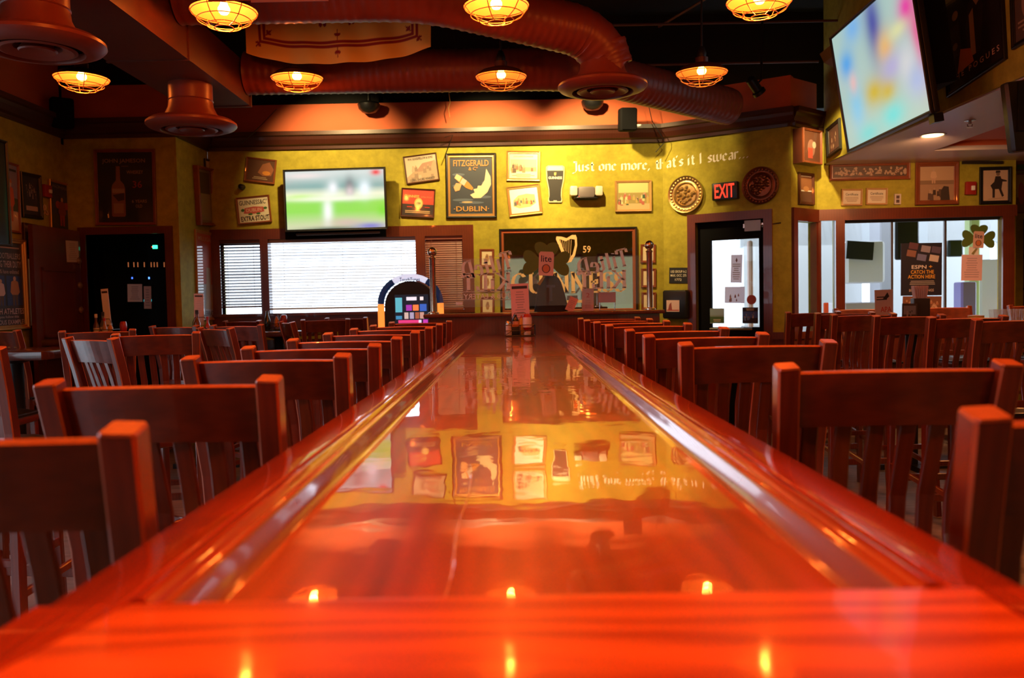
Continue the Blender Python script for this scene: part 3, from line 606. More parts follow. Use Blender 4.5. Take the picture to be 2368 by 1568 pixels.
# recessed light and sprinkler in the soffit
p = atZ(2157, 312, 2.62)
t = thing('recessed_light', 'round recessed light glowing in the soffit underside', 'recessed light', p)
MB().lathe([(.105, 0), (.10, -.006), (.085, -.004), (.08, .0)], M_WHITE, n=28, cap=False).build('trim_ring', t)
MB().lathe([(0, -.003), (.082, -.003)], mat((1, .72, .30), .4, emit=4.5), n=28, cap=False).build('lamp_disc', t)
light('soffit_lamp_and_fill', 'SPOT', (p.x, p.y, p.z - .02), 90, (1, .50, .20), (p.x + .4, 8.6, 1.3), spot_size=2.4, spot_blend=.8, shadow_soft_size=.08)
for (x, y) in ((4.6, 7.0), (4.6, 4.2), (3.5, 4.5), (3.55, 7.7)):
    light('soffit_lamp_and_fill', 'SPOT', (x, y, 2.6), 60, (1, .34, .10), (x, y, 0), spot_size=2.6, spot_blend=.8, shadow_soft_size=.08)  # unseen fill lights without fixtures, added to brighten the bar side and its pictures
p = atZ(2243, 278, 2.62); t = thing('sprinkler_head', 'small metal sprinkler head under the soffit right of the recessed light', 'sprinkler', p)
MB().lathe([(.04, 0), (.04, -.006), (.012, -.012), (.012, -.03)], M_STEEL, n=18).build('escutcheon', t); MB().tube([(-.02, 0, -.03), (-.012, 0, -.05), (.012, 0, -.05), (.02, 0, -.03)], .004, M_STEEL).build('yoke', t); MB().lathe([(.022, -.05), (.022, -.053)], M_STEEL, n=16).build('deflector', t)
# yellow banner with double red border
def banner():
    W, H = 1.30, .62; nx, nz = 210, 104; vs = []; fs = []
    me = bpy.data.meshes.new('banner'); Zb = lambda u: -.10 * (1 - (2 * u - 1) ** 2) + .02 * (u - .5)
    for j in range(nz + 1):
        for i in range(nx + 1):
            u, v = i / nx, j / nz
            vs.append(((u - .5) * W * (1 - .02 * (1 - v)), .03 * math.sin(u * 9) * (1 - v) + .012 * math.sin(u * 31 + v * 6) * (1 - v), v * H + Zb(u) * (1 - v)))
    for j in range(nz):
        for i in range(nx): a = j * (nx + 1) + i; fs.append((a, a + 1, a + nx + 2, a + nx + 1))
    me.from_pydata(vs, [], fs); ca = me.color_attributes.new('Col', 'FLOAT_COLOR', 'POINT')
    RED = (.30, .012, .012); YEL = (.92, .60, .10)
    def fleur(x, y, cx, cy, s, a):
        x, y = (x - cx) / s, (y - cy) / s; x, y = x * math.cos(a) + y * math.sin(a), -x * math.sin(a) + y * math.cos(a)
        if abs(x) < .16 * (1 - abs(y - .2)) + .05 and -.9 < y < 1.1 - abs(x): return True
        return ((abs(x) - .38) ** 2 + (y - .25) ** 2 < .055 and y > -.1 + .2) or (abs(y) < .1 and abs(x) < .45)
    for j in range(nz + 1):
        for i in range(nx + 1):
            x = (i / nx - .5) * W; y = j / nz * H; c = YEL
            dx, dy = W / 2 - abs(x), y
            for ins, wd in ((.10, .009), (.128, .009)):
                e = max(ins - dx, ins - dy) if (dx > ins - .02 and dy > ins - .02) else 9
                if (abs(dx - ins) < wd and dy > ins - wd) or (abs(dy - ins) < wd and dx > ins - wd): c = RED
            for cx, cy, a in ((0, .07, PI), (0, .16, 0), (-W / 2 + .09, .09, PI * .75), (W / 2 - .09, .09, -PI * .75), (-W / 2 + .155, .16, -PI / 4), (W / 2 - .155, .16, PI / 4), (-.37, .07, PI), (.37, .07, PI)):
                if abs(cx) != .37 and fleur(x, y, cx, cy, .035, a): c = RED
            # the lion's lower body and paws
            for ex, ey, rx, ry in ((-.16, .30, .035, .06), (-.12, .26, .05, .022), (.03, .33, .05, .09), (.07, .27, .055, .022), (-.06, .42, .20, .06), (.18, .36, .03, .08), (-.2, .35, .05, .025), (.11, .25, .014, .02), (.085, .245, .012, .02), (-.09, .235, .012, .02), (-.12, .235, .012, .02)):
                if ((x - ex) / rx) ** 2 + ((y - ey) / ry) ** 2 < 1: c = RED
            ca.data[j * (nx + 1) + i].color = (*c, 1)
    me.materials.append(vcol_mat('printed_cloth')); me.polygons.foreach_set('use_smooth', [True] * len(fs))
    o = bpy.data.objects.new('hanging_banner', me); C.objects.link(o); p = atY(783, 125, 6.05); o.location = (p.x, p.y, p.z + .03)
    s = o.modifiers.new('thick', 'SOLIDIFY'); s.thickness = .002
    return tag(o, 'yellow heraldic banner with red double border and red lion, sagging behind the duct', 'banner')
banner()
p = atY(670, 4, 4.55); mb = MB(); mb.bb((-.20, -.004, 0), (.20, .004, .5), mat((.55, .25, .20), .8)); mb.bb((-.42, -.004, .01), (-.20, .004, .5), mat((.40, .06, .03), .8)); tag(mb.build('pennant', None, Matrix.Translation(p)), 'pale pink pennant with red end peeking in at the top edge', 'banner')

for pts, lab, c_ in (([(640, 252), (610, 283), (585, 308), (560, 330)], 'thin black cable slanting down beside the far air diffuser', M_BLACK), ([(1038, 215), (1041, 237), (1037, 250), (1040, 271)], 'short pale wire dangling before the orange upper wall', mat((.5, .25, .08), .6)),
                     ([(1028, 318), (1047, 312), (1038, 338), (1030, 358)], 'looping black wire over the cornice above the moon poster', M_BLACK), ([(1500, 245), (1508, 280), (1532, 318), (1536, 330), (1516, 352)], 'dark cable hanging at the bend of the back wall', M_BLACK)):
    tag(MB().tube([atY(x, y, 8.88 if i < 3 else 8.9) for i, (x, y) in enumerate(pts)], .004, c_, 5).build('loose_cable'), lab, 'cable')
# ================================================================== LONG TABLE
TZ = 1.10
t = thing('long_table', 'long glossy orange-varnished communal table with moulded rails filling the foreground', 'table', (0, 0, 0))
PROF = [(0, -.055), (0, -.014), (.003, -.005), (.010, 0), (.066, .001), (.068, -.003), (.071, -.003), (.074, .003), (.080, .0065), (.087, .0065), (.092, .002), (.095, -.002), (.098, -.002), (.101, .002), (.106, .0035), (.110, .0015), (.112, -.002), (.116, -.010), (.121, -.019), (.1255, -.0245), (.130, -.026), (.134, -.026), (.134, -.055)]
def railing(x0, s, y0, y1, prof, name, m):
    mb = MB(); n = len(prof); vs = []; fs = []; ys = [y0, y1]
    for y in ys: vs += [(x0 + s * u, y, TZ + z) for u, z in prof]
    for i in range(n): j = (i + 1) % n; fs.append((i, j, n + j, n + i))
    fs += [tuple(range(n)), tuple(range(2 * n - 1, n - 1, -1))]
    mb.add(vs, fs, m, True); k = len(PROF)
    for q in range(n):
        if .109 < prof[q][0] < .128: mb.m[q] = mb.mi(M_STRIP)
    return mb.build(name, t)
YF = 6.86
railing(-.39, 1, .69, YF, PROF, 'side_rail', M_RAIL); railing(.42, -1, .69, YF, PROF, 'side_rail', M_RAIL)
# flat ends of the side rails that run past the cross board
mb = MB(); mb.prism([(-.39, .36), (-.372, .36), (-.346, .566), (-.316, .69), (-.39, .69)], TZ - .055, TZ + .001, M_RAIL); mb.build('rail_end', t)
mb = MB(); mb.prism([(.42, .36), (.42, .69), (.372, .69), (.372, .36)], TZ - .055, TZ + .001, M_RAIL); mb.build('rail_end', t)
mb = MB(); P = [(-.3705, .36), (.3705, .36), (.3705, .689), (-.3145, .689), (-.3445, .566)]; n = len(P)
c = Vector((0, .53)); r1 = [(x, y, TZ - .055) for x, y in P]; r2 = [(x, y, TZ - .002) for x, y in P]; r3 = [(c.x + (x - c.x) * .992, c.y + (y - c.y) * .982, TZ + .003) for x, y in P]
mb.add(r1 + r2 + r3, [tuple(range(n - 1, -1, -1)), tuple(range(2 * n, 3 * n))] + [(k * n + i, k * n + (i + 1) % n, (k + 1) * n + (i + 1) % n, (k + 1) * n + i) for k in (0, 1) for i in range(n)], M_CROSS, True)
mb.build('cross_board', t)
mb = MB(); mb.prism([(.686, TZ - .0), (.690, TZ + .0015), (.699, TZ - .001), (.704, TZ - .008), (.708, TZ - .026), (.686, TZ - .03)], -.258, .288, M_CROSS, 'X'); mb.build('inner_bead', t)
mb = MB(); mb.bb((-.262, .68, TZ - .05), (.292, YF, TZ - .0255), M_PANEL); mb.build('top_panel', t)
mb = MB(); mb.tube([(-.066 + .002 * math.sin(y * 17), y, TZ - .0254) for y in [.71 + .02 * i for i in range(32)]], .0012, mat((.85, .45, .3), .15, 0, 1), 6, radii=[.0007 + .0009 * abs(math.sin(i * 1.3)) for i in range(32)]); mb.build('seam', t)
mb = MB(); mb.bb((-.34, .42, TZ - .13), (.37, 6.86, TZ - .055), M_DARK); mb.build('apron', t)
for y in (1.0, 3.9, 6.4):
    for x in (-.2, .23): MB().box((x, y, (TZ - .13) / 2), (.09, .09, TZ - .13), M_DARK).build('leg', t)
# ---- half wall with ledge, poles and lettered glass
YP = 6.95
hw = thing('partition_wall', 'low mahogany half wall with ledge closing off the far table end', 'partition', (0, 0, 0))
MB().bb((-.66, YP - .06, 0), (1.18, YP + .12, 1.222), M_TRIM).build('wall_panel', hw)
MB().rbox((.26, YP + .03, 1.236), (1.92, .25, .03), .008, M_TRIM).build('ledge', hw)
for x, top, lab in ((-.628, 1.80, 'brass pole with ball finial at the left end of the glass screen'), (1.118, 1.82, 'brass pole with ball finial at the right end of the glass screen')):
    pt = thing('brass_pole', lab, 'pole', (x, YP + .03, 1.25), 'brass poles holding the glass screen')
    MB().lathe([(.045, 0), (.045, .012), (.024, .02), (.0235, .44 + top - 1.80), (.030, .45 + top - 1.8), (.016, .465 + top - 1.8)], M_BRONZE, n=24).build('post', pt)
    r = .038; z = .50 + top - 1.80; MB().lathe([(r * math.sin(PI * i / 12), z - r * math.cos(PI * i / 12)) for i in range(13)], M_BRONZE, n=24).build('ball_finial', pt)
gl = thing('glass_screen', 'clear glass screen on the half wall lettered in frosted reversed type', 'glass screen', (0, 0, 0))
MB().bb((-.575, YP + .027, 1.30), (1.065, YP + .035, 1.69), M_PGLASS).build('glass_pane', gl)
def reversed_logo(px, lift=0):
    L = []
    def put(s_, x0, x1, y0, y1, font='s', rot=0):
        a = atY((x0 + x1) / 2, (y0 + y1) / 2, YP + .02); wd = (x1 - x0) * YP / FPX; hh = (y1 - y0) * YP / FPX
        m_ = MB(); m_.T = Matrix.Translation(a) @ Matrix.Rotation(rot, 4, 'Y') @ Matrix.Rotation(PI / 2, 4, 'X') @ Matrix.Diagonal((-1, 1, 1, 1))
        art(m_, wd, hh, 0, [(font, s_, 0, 0, 1, 1, M_FROST)]); L.append(m_)
    return L, put
def merge(L):
    mb = MB()
    for m_ in L:
        b = len(mb.v); mb.v += m_.v; mb.f += [[b + k for k in f] for f in m_.f]; mb.m += [mb.mi(m_.mats[i]) for i in m_.m]; mb.sm += m_.sm
    return mb
for x, y, sc in ((1066, 0, 1), (1334, -6, 1)):
    L, put = reversed_logo(x)
    put('TilteD', x, x + 122, 592 + y, 634 + y, rot=-.22)
    put('KiLT', x, x + 114, 631 + y, 674 + y)
    if x < 1200:
        put('PUB & EATERY', x + 6, x + 112, 679 + y, 691 + y, 't')
        m_ = MB(); pts = []
        for k in range(24):
            a = 2 * PI * k / 24; px_ = x + 58 + (50 if math.cos(a) > 0 else -50) + 8 * math.cos(a); py_ = 684 + 9 * math.sin(a); pts.append(atY(px_, py_, YP + .02))
        m_.tube(pts, .0018, M_FROST, 5, closed=True); L.append(m_)
    merge(L).build('lettering', gl)
# ================================================================== BAR CHAIRS
def bar_chair():
    t = thing('bar_chair', '', 'chair', (0, 0, 0))
    for s in (-1, 1):
        mb = MB(); p = [(s * .20, -.235, 0), (s * .186, -.215, .40), (s * .178, -.20, .74), (s * .182, -.212, .90), (s * .190, -.245, 1.06), (s * .197, -.283, 1.2095)]
        mb.sweep(p, [.034, .036, .038, .038, .040, .041], .042, (1, 0, 0), M_CHAIR, .10); wi = mb.mi(M_WORN_LIT)
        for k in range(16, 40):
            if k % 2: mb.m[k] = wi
        mb.sweep([p[-1], (s * .1972, -.2838, 1.2135)], [.041, .036], .042, (1, 0, 0), M_WORN_LIT, .10); mb.build('back_post', t)
    # curved top rail
    mb = MB(); n = 12; pts = []
    for z0, th in ((1.092, 0),):
        rows = []
        for i in range(n + 1):
            u = i / n * 2 - 1; x = u * .182; bow = -.026 * (1 - u * u); rows.append((x, bow, u))
        vs = []; fs = []
        for x, bow, u in rows:
            lo = 1.094 + .006 * (1 - u * u); hi = 1.200 + .004 * (1 - u * u); yl = -.238 + bow; yh = -.266 + bow; k = x * (1 + .0)
            kk = k * (1.045)
            vs += [(k, yl - .011, lo), (k, yl + .011, lo), (kk, yh + .011, hi - .004), (kk, yh + .007, hi), (kk, yh - .007, hi), (kk, yh - .011, hi - .004)]
        for i in range(n):
            for q in range(6): r = (q + 1) % 6; fs.append((i * 6 + q, i * 6 + r, i * 6 + 6 + r, i * 6 + 6 + q))
        fs += [tuple(range(5, -1, -1)), tuple(n * 6 + q for q in range(6))]
        mb.add(vs, fs, M_CHAIR_H, False); wi = mb.mi(M_WORN_LIT)
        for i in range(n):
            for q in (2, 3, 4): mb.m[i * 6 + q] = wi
    mb.build('top_rail', t)
    MB().sweep([(-.18, -.205, .80), (-.09, -.214, .80), (0, -.218, .80), (.09, -.214, .80), (.18, -.205, .80)], .035, .02, (0, 0, 1), M_CHAIR).build('lower_rail', t)
    for i in range(6):
        u = (i - 2.5) / 2.5; x0, x1 = u * .135, u * .142; b = -.026 * (1 - u * u)
        MB().sweep([(x0, -.214, .80), (x0, -.200 + b * .3, .88), (x0 * 1.01, -.205 + b * .5, .96), (x1, -.222 + b * .8, 1.04), (x1, -.238 + b, 1.10)], [.026, .030, .032, .031, .030], .011, (1, 0, 0), M_CHAIR, .2).build('back_slat', t)
    # seat
    MB().rbox((0, 0, .715), (.40, .41, .05), .012, M_CHAIR).build('seat_frame', t)
    mb = MB(); vs = []; fs = []; k = 10
    for j in range(k + 1):
        for i in range(k + 1):
            u, v = i / k * 2 - 1, j / k * 2 - 1; vs.append((u * .205, v * .21, .742 + .036 * (1 - u ** 6) * (1 - v ** 6)))
    for j in range(k):
        for i in range(k): a = j * (k + 1) + i; fs.append((a, a + 1, a + k + 2, a + k + 1))
    b = len(vs); mb.add(vs, fs, M_VINYL, True); mb.rbox((0, 0, .745), (.415, .425, .018), .006, M_VINYL); mb.build('seat_pad', t)
    for s in (-1, 1): MB().sweep([(s * .178, .18, .70), (s * .19, .195, 0)], [.038, .03], .036, (1, 0, 0), M_CHAIR).build('front_leg', t)
    mb = MB(); mb.sweep([(-.18, .19, .26), (.18, .19, .26)], .04, .022, (0, 0, 1), M_CHAIR); mb.build('foot_rail', t)
    for s in (-1, 1): MB().sweep([(s * .19, -.22, .30), (s * .186, .19, .34)], .03, .02, (0, 0, 1), M_CHAIR).build('stretcher', t)
    MB().sweep([(-.18, -.215, .42), (.18, -.215, .42)], .03, .02, (0, 0, 1), M_CHAIR).build('stretcher', t)
    return t
ch0 = bar_chair(); used = [False]
def place(a, b, label, group, z=0):
    """a, b = left and right ends of the chair back (x, y) as seen from behind the sitter"""
    ang = math.atan2(b[1] - a[1], b[0] - a[0]); mx, my = (a[0] + b[0]) / 2, (a[1] + b[1]) / 2
    R = Matrix.Rotation(ang, 4, 'Z'); off = R @ Vector((0, .283, 0)); M_ = Matrix.Translation((mx + off.x, my + off.y, z)) @ R
    if not used[0]: ch0.matrix_local = M_; ch0['label'] = label; ch0['group'] = group; used[0] = True; return ch0
    return dup(ch0, M_, label, group)
ordn = ['nearest', 'second from the camera', 'third from the camera', 'fourth from the camera', 'fifth from the camera', 'sixth from the camera', 'seventh from the camera', 'second to last', 'last and farthest']
GL, GR = 'bar chairs along the left of the long table', 'bar chairs along the right of the long table'
for i, y in enumerate((.917, 1.53, 2.20, 2.70, 3.24, 3.86, 4.50, 5.15, 5.95)):
    x1 = -.397 - (.012 if i else 0); d = random.uniform(-.012, .012)
    place((x1 - .437, y + d), (x1, y - d), 'wooden bar chair on the left of the long table, ' + ordn[i], GL)
for i, y in enumerate((.90, 1.56, 2.40, 2.98, 3.58, 4.30, 4.90, 5.42, 5.98)):
    x0 = (.475, .476, .462, .450, .465, .462, .462, .45, .455)[i]; d = random.uniform(-.012, .012)
    place((x0, y - d), (x0 + .437, y + d), 'wooden bar chair on the right of the long table, ' + ordn[i], GR)
G2 = 'bar chairs in the row on the far right'
for (px, py), lab in zip(((1816, 722), (1884, 724), (1921, 727), (2018, 730), (2144, 733), (2249, 738)), ('leftmost and farthest', 'second from the left', 'third from the left', 'fourth from the left', 'fifth from the left', 'rightmost and nearest')):
    p = atZ(px, py, 1.214); place((p.x, p.y), (p.x + .437, p.y + .02), 'dark wooden bar chair in the far right row, ' + lab, G2)
G3 = 'bar chairs around the tables on the left'
for a, b, lab in (((-2.10, 4.06), (-1.74, 3.80), 'bar chair gleaming white with window light, before the condiment table'), ((-2.05, 4.42), (-1.62, 4.50), 'dark bar chair right beside the white gleaming one, slats edged with light'),
                  ((-2.76, 5.25), (-2.34, 5.40), 'orange-lit bar chair behind the thick-edged tabletop'), ((-2.00, 5.52), (-1.69, 5.22), 'bar chair with pale lit back turned to the window, left of two'),
                  ((-2.15, 6.17), (-1.73, 6.03), 'brown bar chair right behind the pale lit one'), ((-2.64, 6.30), (-2.22, 6.14), 'orange-railed bar chair in front of the dark doorway'),
                  ((-2.66, 7.98), (-2.26, 7.80), 'dark bar chair under the narrow left window'), ((-1.90, 7.10), (-1.70, 6.72), 'bar chair seen edge-on between the window tables'),
                  ((-1.86, 7.72), (-1.48, 7.80), 'dark bar chair left of the jukebox, near one of two'), ((-1.80, 8.45), (-1.42, 8.38), 'bar chair with bluish lit edge behind the one left of the jukebox'),
                  ((-3.70, 6.02), (-3.30, 5.80), 'dark bar chair under the large sports poster at left edge'), ((-2.22, 3.10), (-1.80, 3.05), 'bar chair cut off by the left frame edge'),
                  ((-2.62, 4.02), (-2.60, 3.60), 'bar chair at left edge showing only its black padded seat, nearer one'), ((-3.30, 5.10), (-3.28, 4.68), 'bar chair at left edge showing its black seat beneath the thick tabletop')):
    place(a, b, 'wooden ' + lab, G3)
G4 = 'bar chairs on the far side of the right counter'
for a, lab in ((2.95, 'above the third chair of the right row'), (3.78, 'with pale lit edge before the shamrock window'), (4.55, 'at the right frame edge behind the upturned glasses')):
    place((a + .42, 7.92), (a, 7.92), 'far wooden bar chair ' + lab, G4)
# ================================================================== OTHER TABLES
def hightable(label, x0, x1, y0, y1, th=.05, rz=0, two=False):
    cx, cy = (x0 + x1) / 2, (y0 + y1) / 2; t = thing('high_table', label, 'table', Matrix.Translation((cx, cy, 0)) @ Matrix.Rotation(rz, 4, 'Z'), None)
    W, D = x1 - x0, y1 - y0; MB().rbox((0, 0, TZ - th / 2), (W, D, th), .008, M_DARK).build('tabletop', t)
    for k in ((-W / 3, W / 3) if two else (0,)):
        MB().lathe([(.03, 0), (.045, .03), (.045, TZ - th - .03), (.16, TZ - th)], M_IRON, c=(k, 0, 0), n=16).build('pedestal', t)
        mb = MB()
        mb.box((k, 0, .02), (.55, .07, .04), M_IRON); mb.box((k, 0, .02), (.07, .55, .04), M_IRON); mb.build('base', t)
    return t
hightable('thick-edged square high table at the left frame edge', -3.46, -2.79, 5.13, 5.73, .055, 0)
hightable('high table carrying condiments before the open brown door', -3.86, -3.12, 7.08, 7.85)
hightable('high table carrying condiments below the shimmering framed mirror', -2.95, -2.20, 6.85, 7.55)
hightable('high table with pale glinting top under the wide blind', -2.72, -1.86, 8.14, 8.84)
hightable('long high counter table at the right with glasses and menus', 2.80, 4.25, 5.8, 7.35, .05, 0, True)
# ================================================================== WALL PICTURES AND SIGNS
CR = (.80, .70, .52); INK = (.03, .02, .02); SEP = (.42, .28, .16); RED_ = (.50, .03, .02)
wallpic('framed_picture', 'small tilted picture with orange glow in brown frame, left of the wall television', PB, [(572, 363), (642, 370.5), (634, 427), (565, 418.5)],
        [('r', 0, 0, 1, 1, (.10, .035, .015)), ('p', [(-.1, -.1), (.05, .3), (.3, .42), (.48, .1), (.4, -.2), (.1, -.25)], (.30, .10, .04)), ('e', .22, -.1, .3, .2, (.62, .22, .03)), ('lines', -.35, .35, -.42, -.28, 2, 3, SEP)], .018)
wallpic('framed_picture', 'cream stout sign in brown frame tilted the other way under the orange picture', PB, [(547, 458), (623.5, 450), (629, 513.5), (551, 520.5)],
        [('t', 'GUINNESS&C°', .0, .32, .92, .2, INK), ('p', [(-.34, -.12), (-.3, .1), (.0, .14), (.32, .1), (.34, -.1), (0, -.16)], (.55, .10, .08)), ('t', 'DUBLIN', 0, 0, .5, .14, (.8, .45, .35)),
         ('e', -.36, .02, .12, .12, (.05, .16, .04)), ('e', .38, .04, .12, .1, (.05, .16, .04)), ('e', -.12, -.16, .14, .08, (.05, .16, .04)), ('e', .14, -.16, .14, .08, (.05, .16, .04)), ('t', 'EXTRA STOUT', .02, -.34, .92, .2, INK)], .018, paper=CR)
wallpic('framed_picture', 'sepia engraving in dark frame tilted upward, right of the wall television', PB, [(932, 363), (1008.5, 353), (1018, 416.5), (940, 427)],
        [('p', [(-.5, -.3), (-.2, -.05), (.1, .1), (.45, .28), (.5, .1), (.5, -.5), (-.5, -.5)], (.42, .30, .20)), ('p', [(-.2, -.1), (.05, .2), (.4, .25), (.3, .0), (0, -.12)], (.38, .22, .16)), ('crowd', -.4, .4, -.3, .1, 12, [(.3, .2, .14), (.5, .36, .26)], 5),
         ('t', 'W.H. GOODFELLOW & SONS', 0, .40, .8, .09, INK), ('t', 'LONG SHORE WHISKEY', 0, -.42, .8, .1, INK)], .014, F_DKW, paper=(.60, .48, .36))
wallpic('framed_picture', 'red and black stout label in dark frame beneath the tilted engraving', PB, [(930, 435), (1009, 438), (1003, 505), (925, 500)],
        [('r', 0, .22, 1, .56, (.55, .05, .03)), ('r', 0, -.28, 1, .46, (.03, .018, .018)), ('e', .02, -.02, .27, .42, (.70, .42, .10)), ('e', .02, -.02, .2, .32, (.78, .58, .24)), ('t', 'GUINNESS', -.2, .24, .46, .1, (.75, .5, .12)), ('t', 'EXTRA STOUT', .26, .22, .36, .06, (.6, .2, .1)),
         ('t', '1759', .02, -.02, .12, .08, INK), ('lines', -.4, .4, -.4, -.28, 2, 2, (.65, .42, .2)), ('r', -.26, -.16, .16, .03, RED_), ('r', .3, -.16, .16, .03, RED_)], .014, F_DKW)
moon = [('r', 0, 0, 1, 1, (.035, .045, .07))] + [('e', x, y, w_, .05, (.10, .13, .18)) for x, y, w_ in ((-.3, .2, .3), (.3, -.2, .35), (-.2, -.25, .5), (.35, .05, .2), (0, -.3, .6), (-.35, 0, .2))] + \
    [('p', [(.36, .30), (.46, .16), (.47, .02), (.38, -.12), (.22, -.22), (.05, -.22), (-.03, -.16), (.08, -.12), (.05, -.06), (.14, -.05), (.16, .0), (.24, .0), (.32, .1)], (.80, .66, .42)),
     ('p', [(-.40, .14), (-.34, .21), (-.24, .17), (-.06, .06), (.05, -.04), (.02, -.08), (-.12, -.04), (-.30, .07)], (.62, .24, .04)), ('p', [(-.40, .14), (-.34, .21), (-.22, .16), (-.28, .07)], (.78, .55, .32)), ('p', [(-.20, .14), (-.10, .09), (-.17, .0), (-.27, .055)], (.55, .50, .44)),
     ('p', [(-.42, -.03), (-.36, .05), (-.22, .04), (-.28, -.08), (-.38, -.10)], (.72, .38, .18)), ('e', -.1, -.29, .26, .03, (.65, .42, .22)),
     ('t', 'FITZGERALD', 0, .40, .84, .11, (.62, .26, .06)), ('t', '& Cº', .05, .30, .22, .06, (.62, .26, .06)), ('t', '·DUBLIN·', 0, -.41, .84, .09, (.62, .30, .07))]
wallpic('framed_poster', 'large whiskey poster with crescent moon, dark blue, in double gold frame', PB, [(1030, 356), (1148, 354), (1148, 504.5), (1033.5, 505)], moon, .045, F_BLK, .03, fm2=F_GOLD)
wallpic('framed_picture', 'hunting print in pale gold frame, upper of the pair beside the moon poster', PB, [(1171, 349), (1250, 350), (1249, 419.5), (1171, 419)],
        [('r', 0, .02, .92, .5, (.70, .50, .30)), ('r', 0, -.12, .92, .14, (.45, .36, .16)), ('crowd', -.4, .4, -.12, .08, 14, [(.12, .07, .05), (.45, .10, .05), (.3, .2, .1)], 8), ('t', 'JOHN JAMESON WHISKEY', 0, .38, .7, .07, SEP), ('lines', -.4, .4, -.46, -.3, 3, 8, SEP)], .03, F_BRASS, .022, paper=(.78, .66, .50))
wallpic('framed_picture', 'tilted coloured print with white margin in gold frame, lower of the pair', PB, [(1170, 433), (1247, 425.5), (1255, 493), (1178, 503)],
        [('p', [(-.4, -.2), (-.38, .05), (-.2, .22), (.1, .26), (.38, .2), (.4, -.15), (.2, -.28), (-.2, -.3)], (.62, .50, .22)), ('crowd', -.34, .34, -.12, .12, 18, [(.4, .10, .05), (.10, .12, .14), (.5, .4, .1), (.6, .3, .1)], 11)], .03, F_BRASS, .022, paper=(.92, .88, .80))
wallpic('framed_picture', 'golden painting of dancing villagers in plain orange-wood frame', PB, [(1421, 418.5), (1506, 417), (1507, 489), (1423, 490.5)],
        [('r', 0, 0, 1, 1, (.34, .26, .08)), ('r', 0, .3, .9, .35, (.70, .56, .22)), ('r', 0, -.38, 1, .22, (.55, .42, .2)), ('crowd', -.44, .44, -.2, .1, 26, [(.05, .10, .05), (.5, .35, .1), (.45, .12, .08), (.08, .06, .04), (.7, .6, .3)], 4)], .022, F_OAK)
# tall pint cut-out
u, z, w_, h_, r = quad_on(PB, box4(1262, 383, 1305.5, 468.5))
G = [(-.50, .40), (-.49, .46), (-.38, .5), (.38, .5), (.49, .46), (.5, .40), (.47, .12), (.36, -.15), (.34, -.34), (.38, -.44), (.34, -.5), (-.34, -.5), (-.38, -.44), (-.34, -.34), (-.36, -.15), (-.47, .12)]
sh = lambda k, kk: [(x * k, y * kk) for x, y in G]
mb = MB(); mb.prism([(x * w_, y * h_) for x, y in G], 0, .012, mat((.70, .55, .28), .5))
art(mb, w_, h_, .012, [('p', sh(.88, .94), (.012, .010, .010)), ('p', [(-.42, .36), (-.42, .43), (-.34, .47), (.34, .47), (.42, .43), (.42, .36)], (.85, .76, .5)), ('t', 'GUINNESS', 0, .165, .72, .07, (.85, .8, .7)), ('p', [(-.06, .24), (-.06, .31), (.06, .31), (.04, .24), (0, .22)], (.6, .38, .1)), ('lines', -.15, .15, -.47, -.44, 1, 1, CR)])
tag(mb.build('pint_sign', None, PB.mat(u, z, .004, r)), 'flat cut-out sign shaped like a tall pint of black stout', 'sign')
# emergency light
u, z, w_, h_, r = quad_on(PB, box4(1316, 431, 1392, 462)); t = thing('emergency_light', 'grey two-headed emergency light beneath the white wall motto', 'emergency light', PB.mat(u, z, .0, r))
MB().rbox((0, 0, .05), (w_ * .5, h_ * .8, .10), .012, mat((.16, .13, .13), .5)).build('housing', t); MB().rbox((0, -h_ * .42, .05), (w_ * .72, h_ * .12, .09), .006, M_BLACK).build('base_plate', t)
for s in (-1, 1): MB().rbox((s * w_ * .38, .01, .07), (w_ * .23, h_ * .72, .10), .012, mat((.72, .62, .48), .4)).build('lamp_head', t)
MB().box((-w_ * .22, -h_ * .35, .102), (.006, .006, .004), mat((1, .02, .02), .4, emit=3)).build('indicator', t)
# motto in blackletter
u, z, w_, h_, r = quad_on(PB, [(1322, 372), (1538, 366), (1538, 396), (1322, 402)]); mb = MB(); CRM = (.97, .90, .78)
art(mb, w_, h_, 0, [('g', 'Just one more, th', 0, 0, 1, 1, CRM)]); tag(mb.build('wall_motto', None, PB.mat(u, z, .002, r)), 'white blackletter motto beginning "Just one more" on the bright green wall', 'wall lettering', 'two runs of the painted motto')
u, z, w_, h_, r = quad_on(PN, [(1541, 361), (1730, 338), (1730, 364), (1541, 391)]); mb = MB()
art(mb, w_, h_, 0, [('g', "at's it I swear...", 0, 0, 1, 1, CRM)]); tag(mb.build('wall_motto', None, PN.mat(u, z, .002, r)), 'end of the blackletter motto, "it I swear", on the shaded angled wall', 'wall lettering', 'two runs of the painted motto')
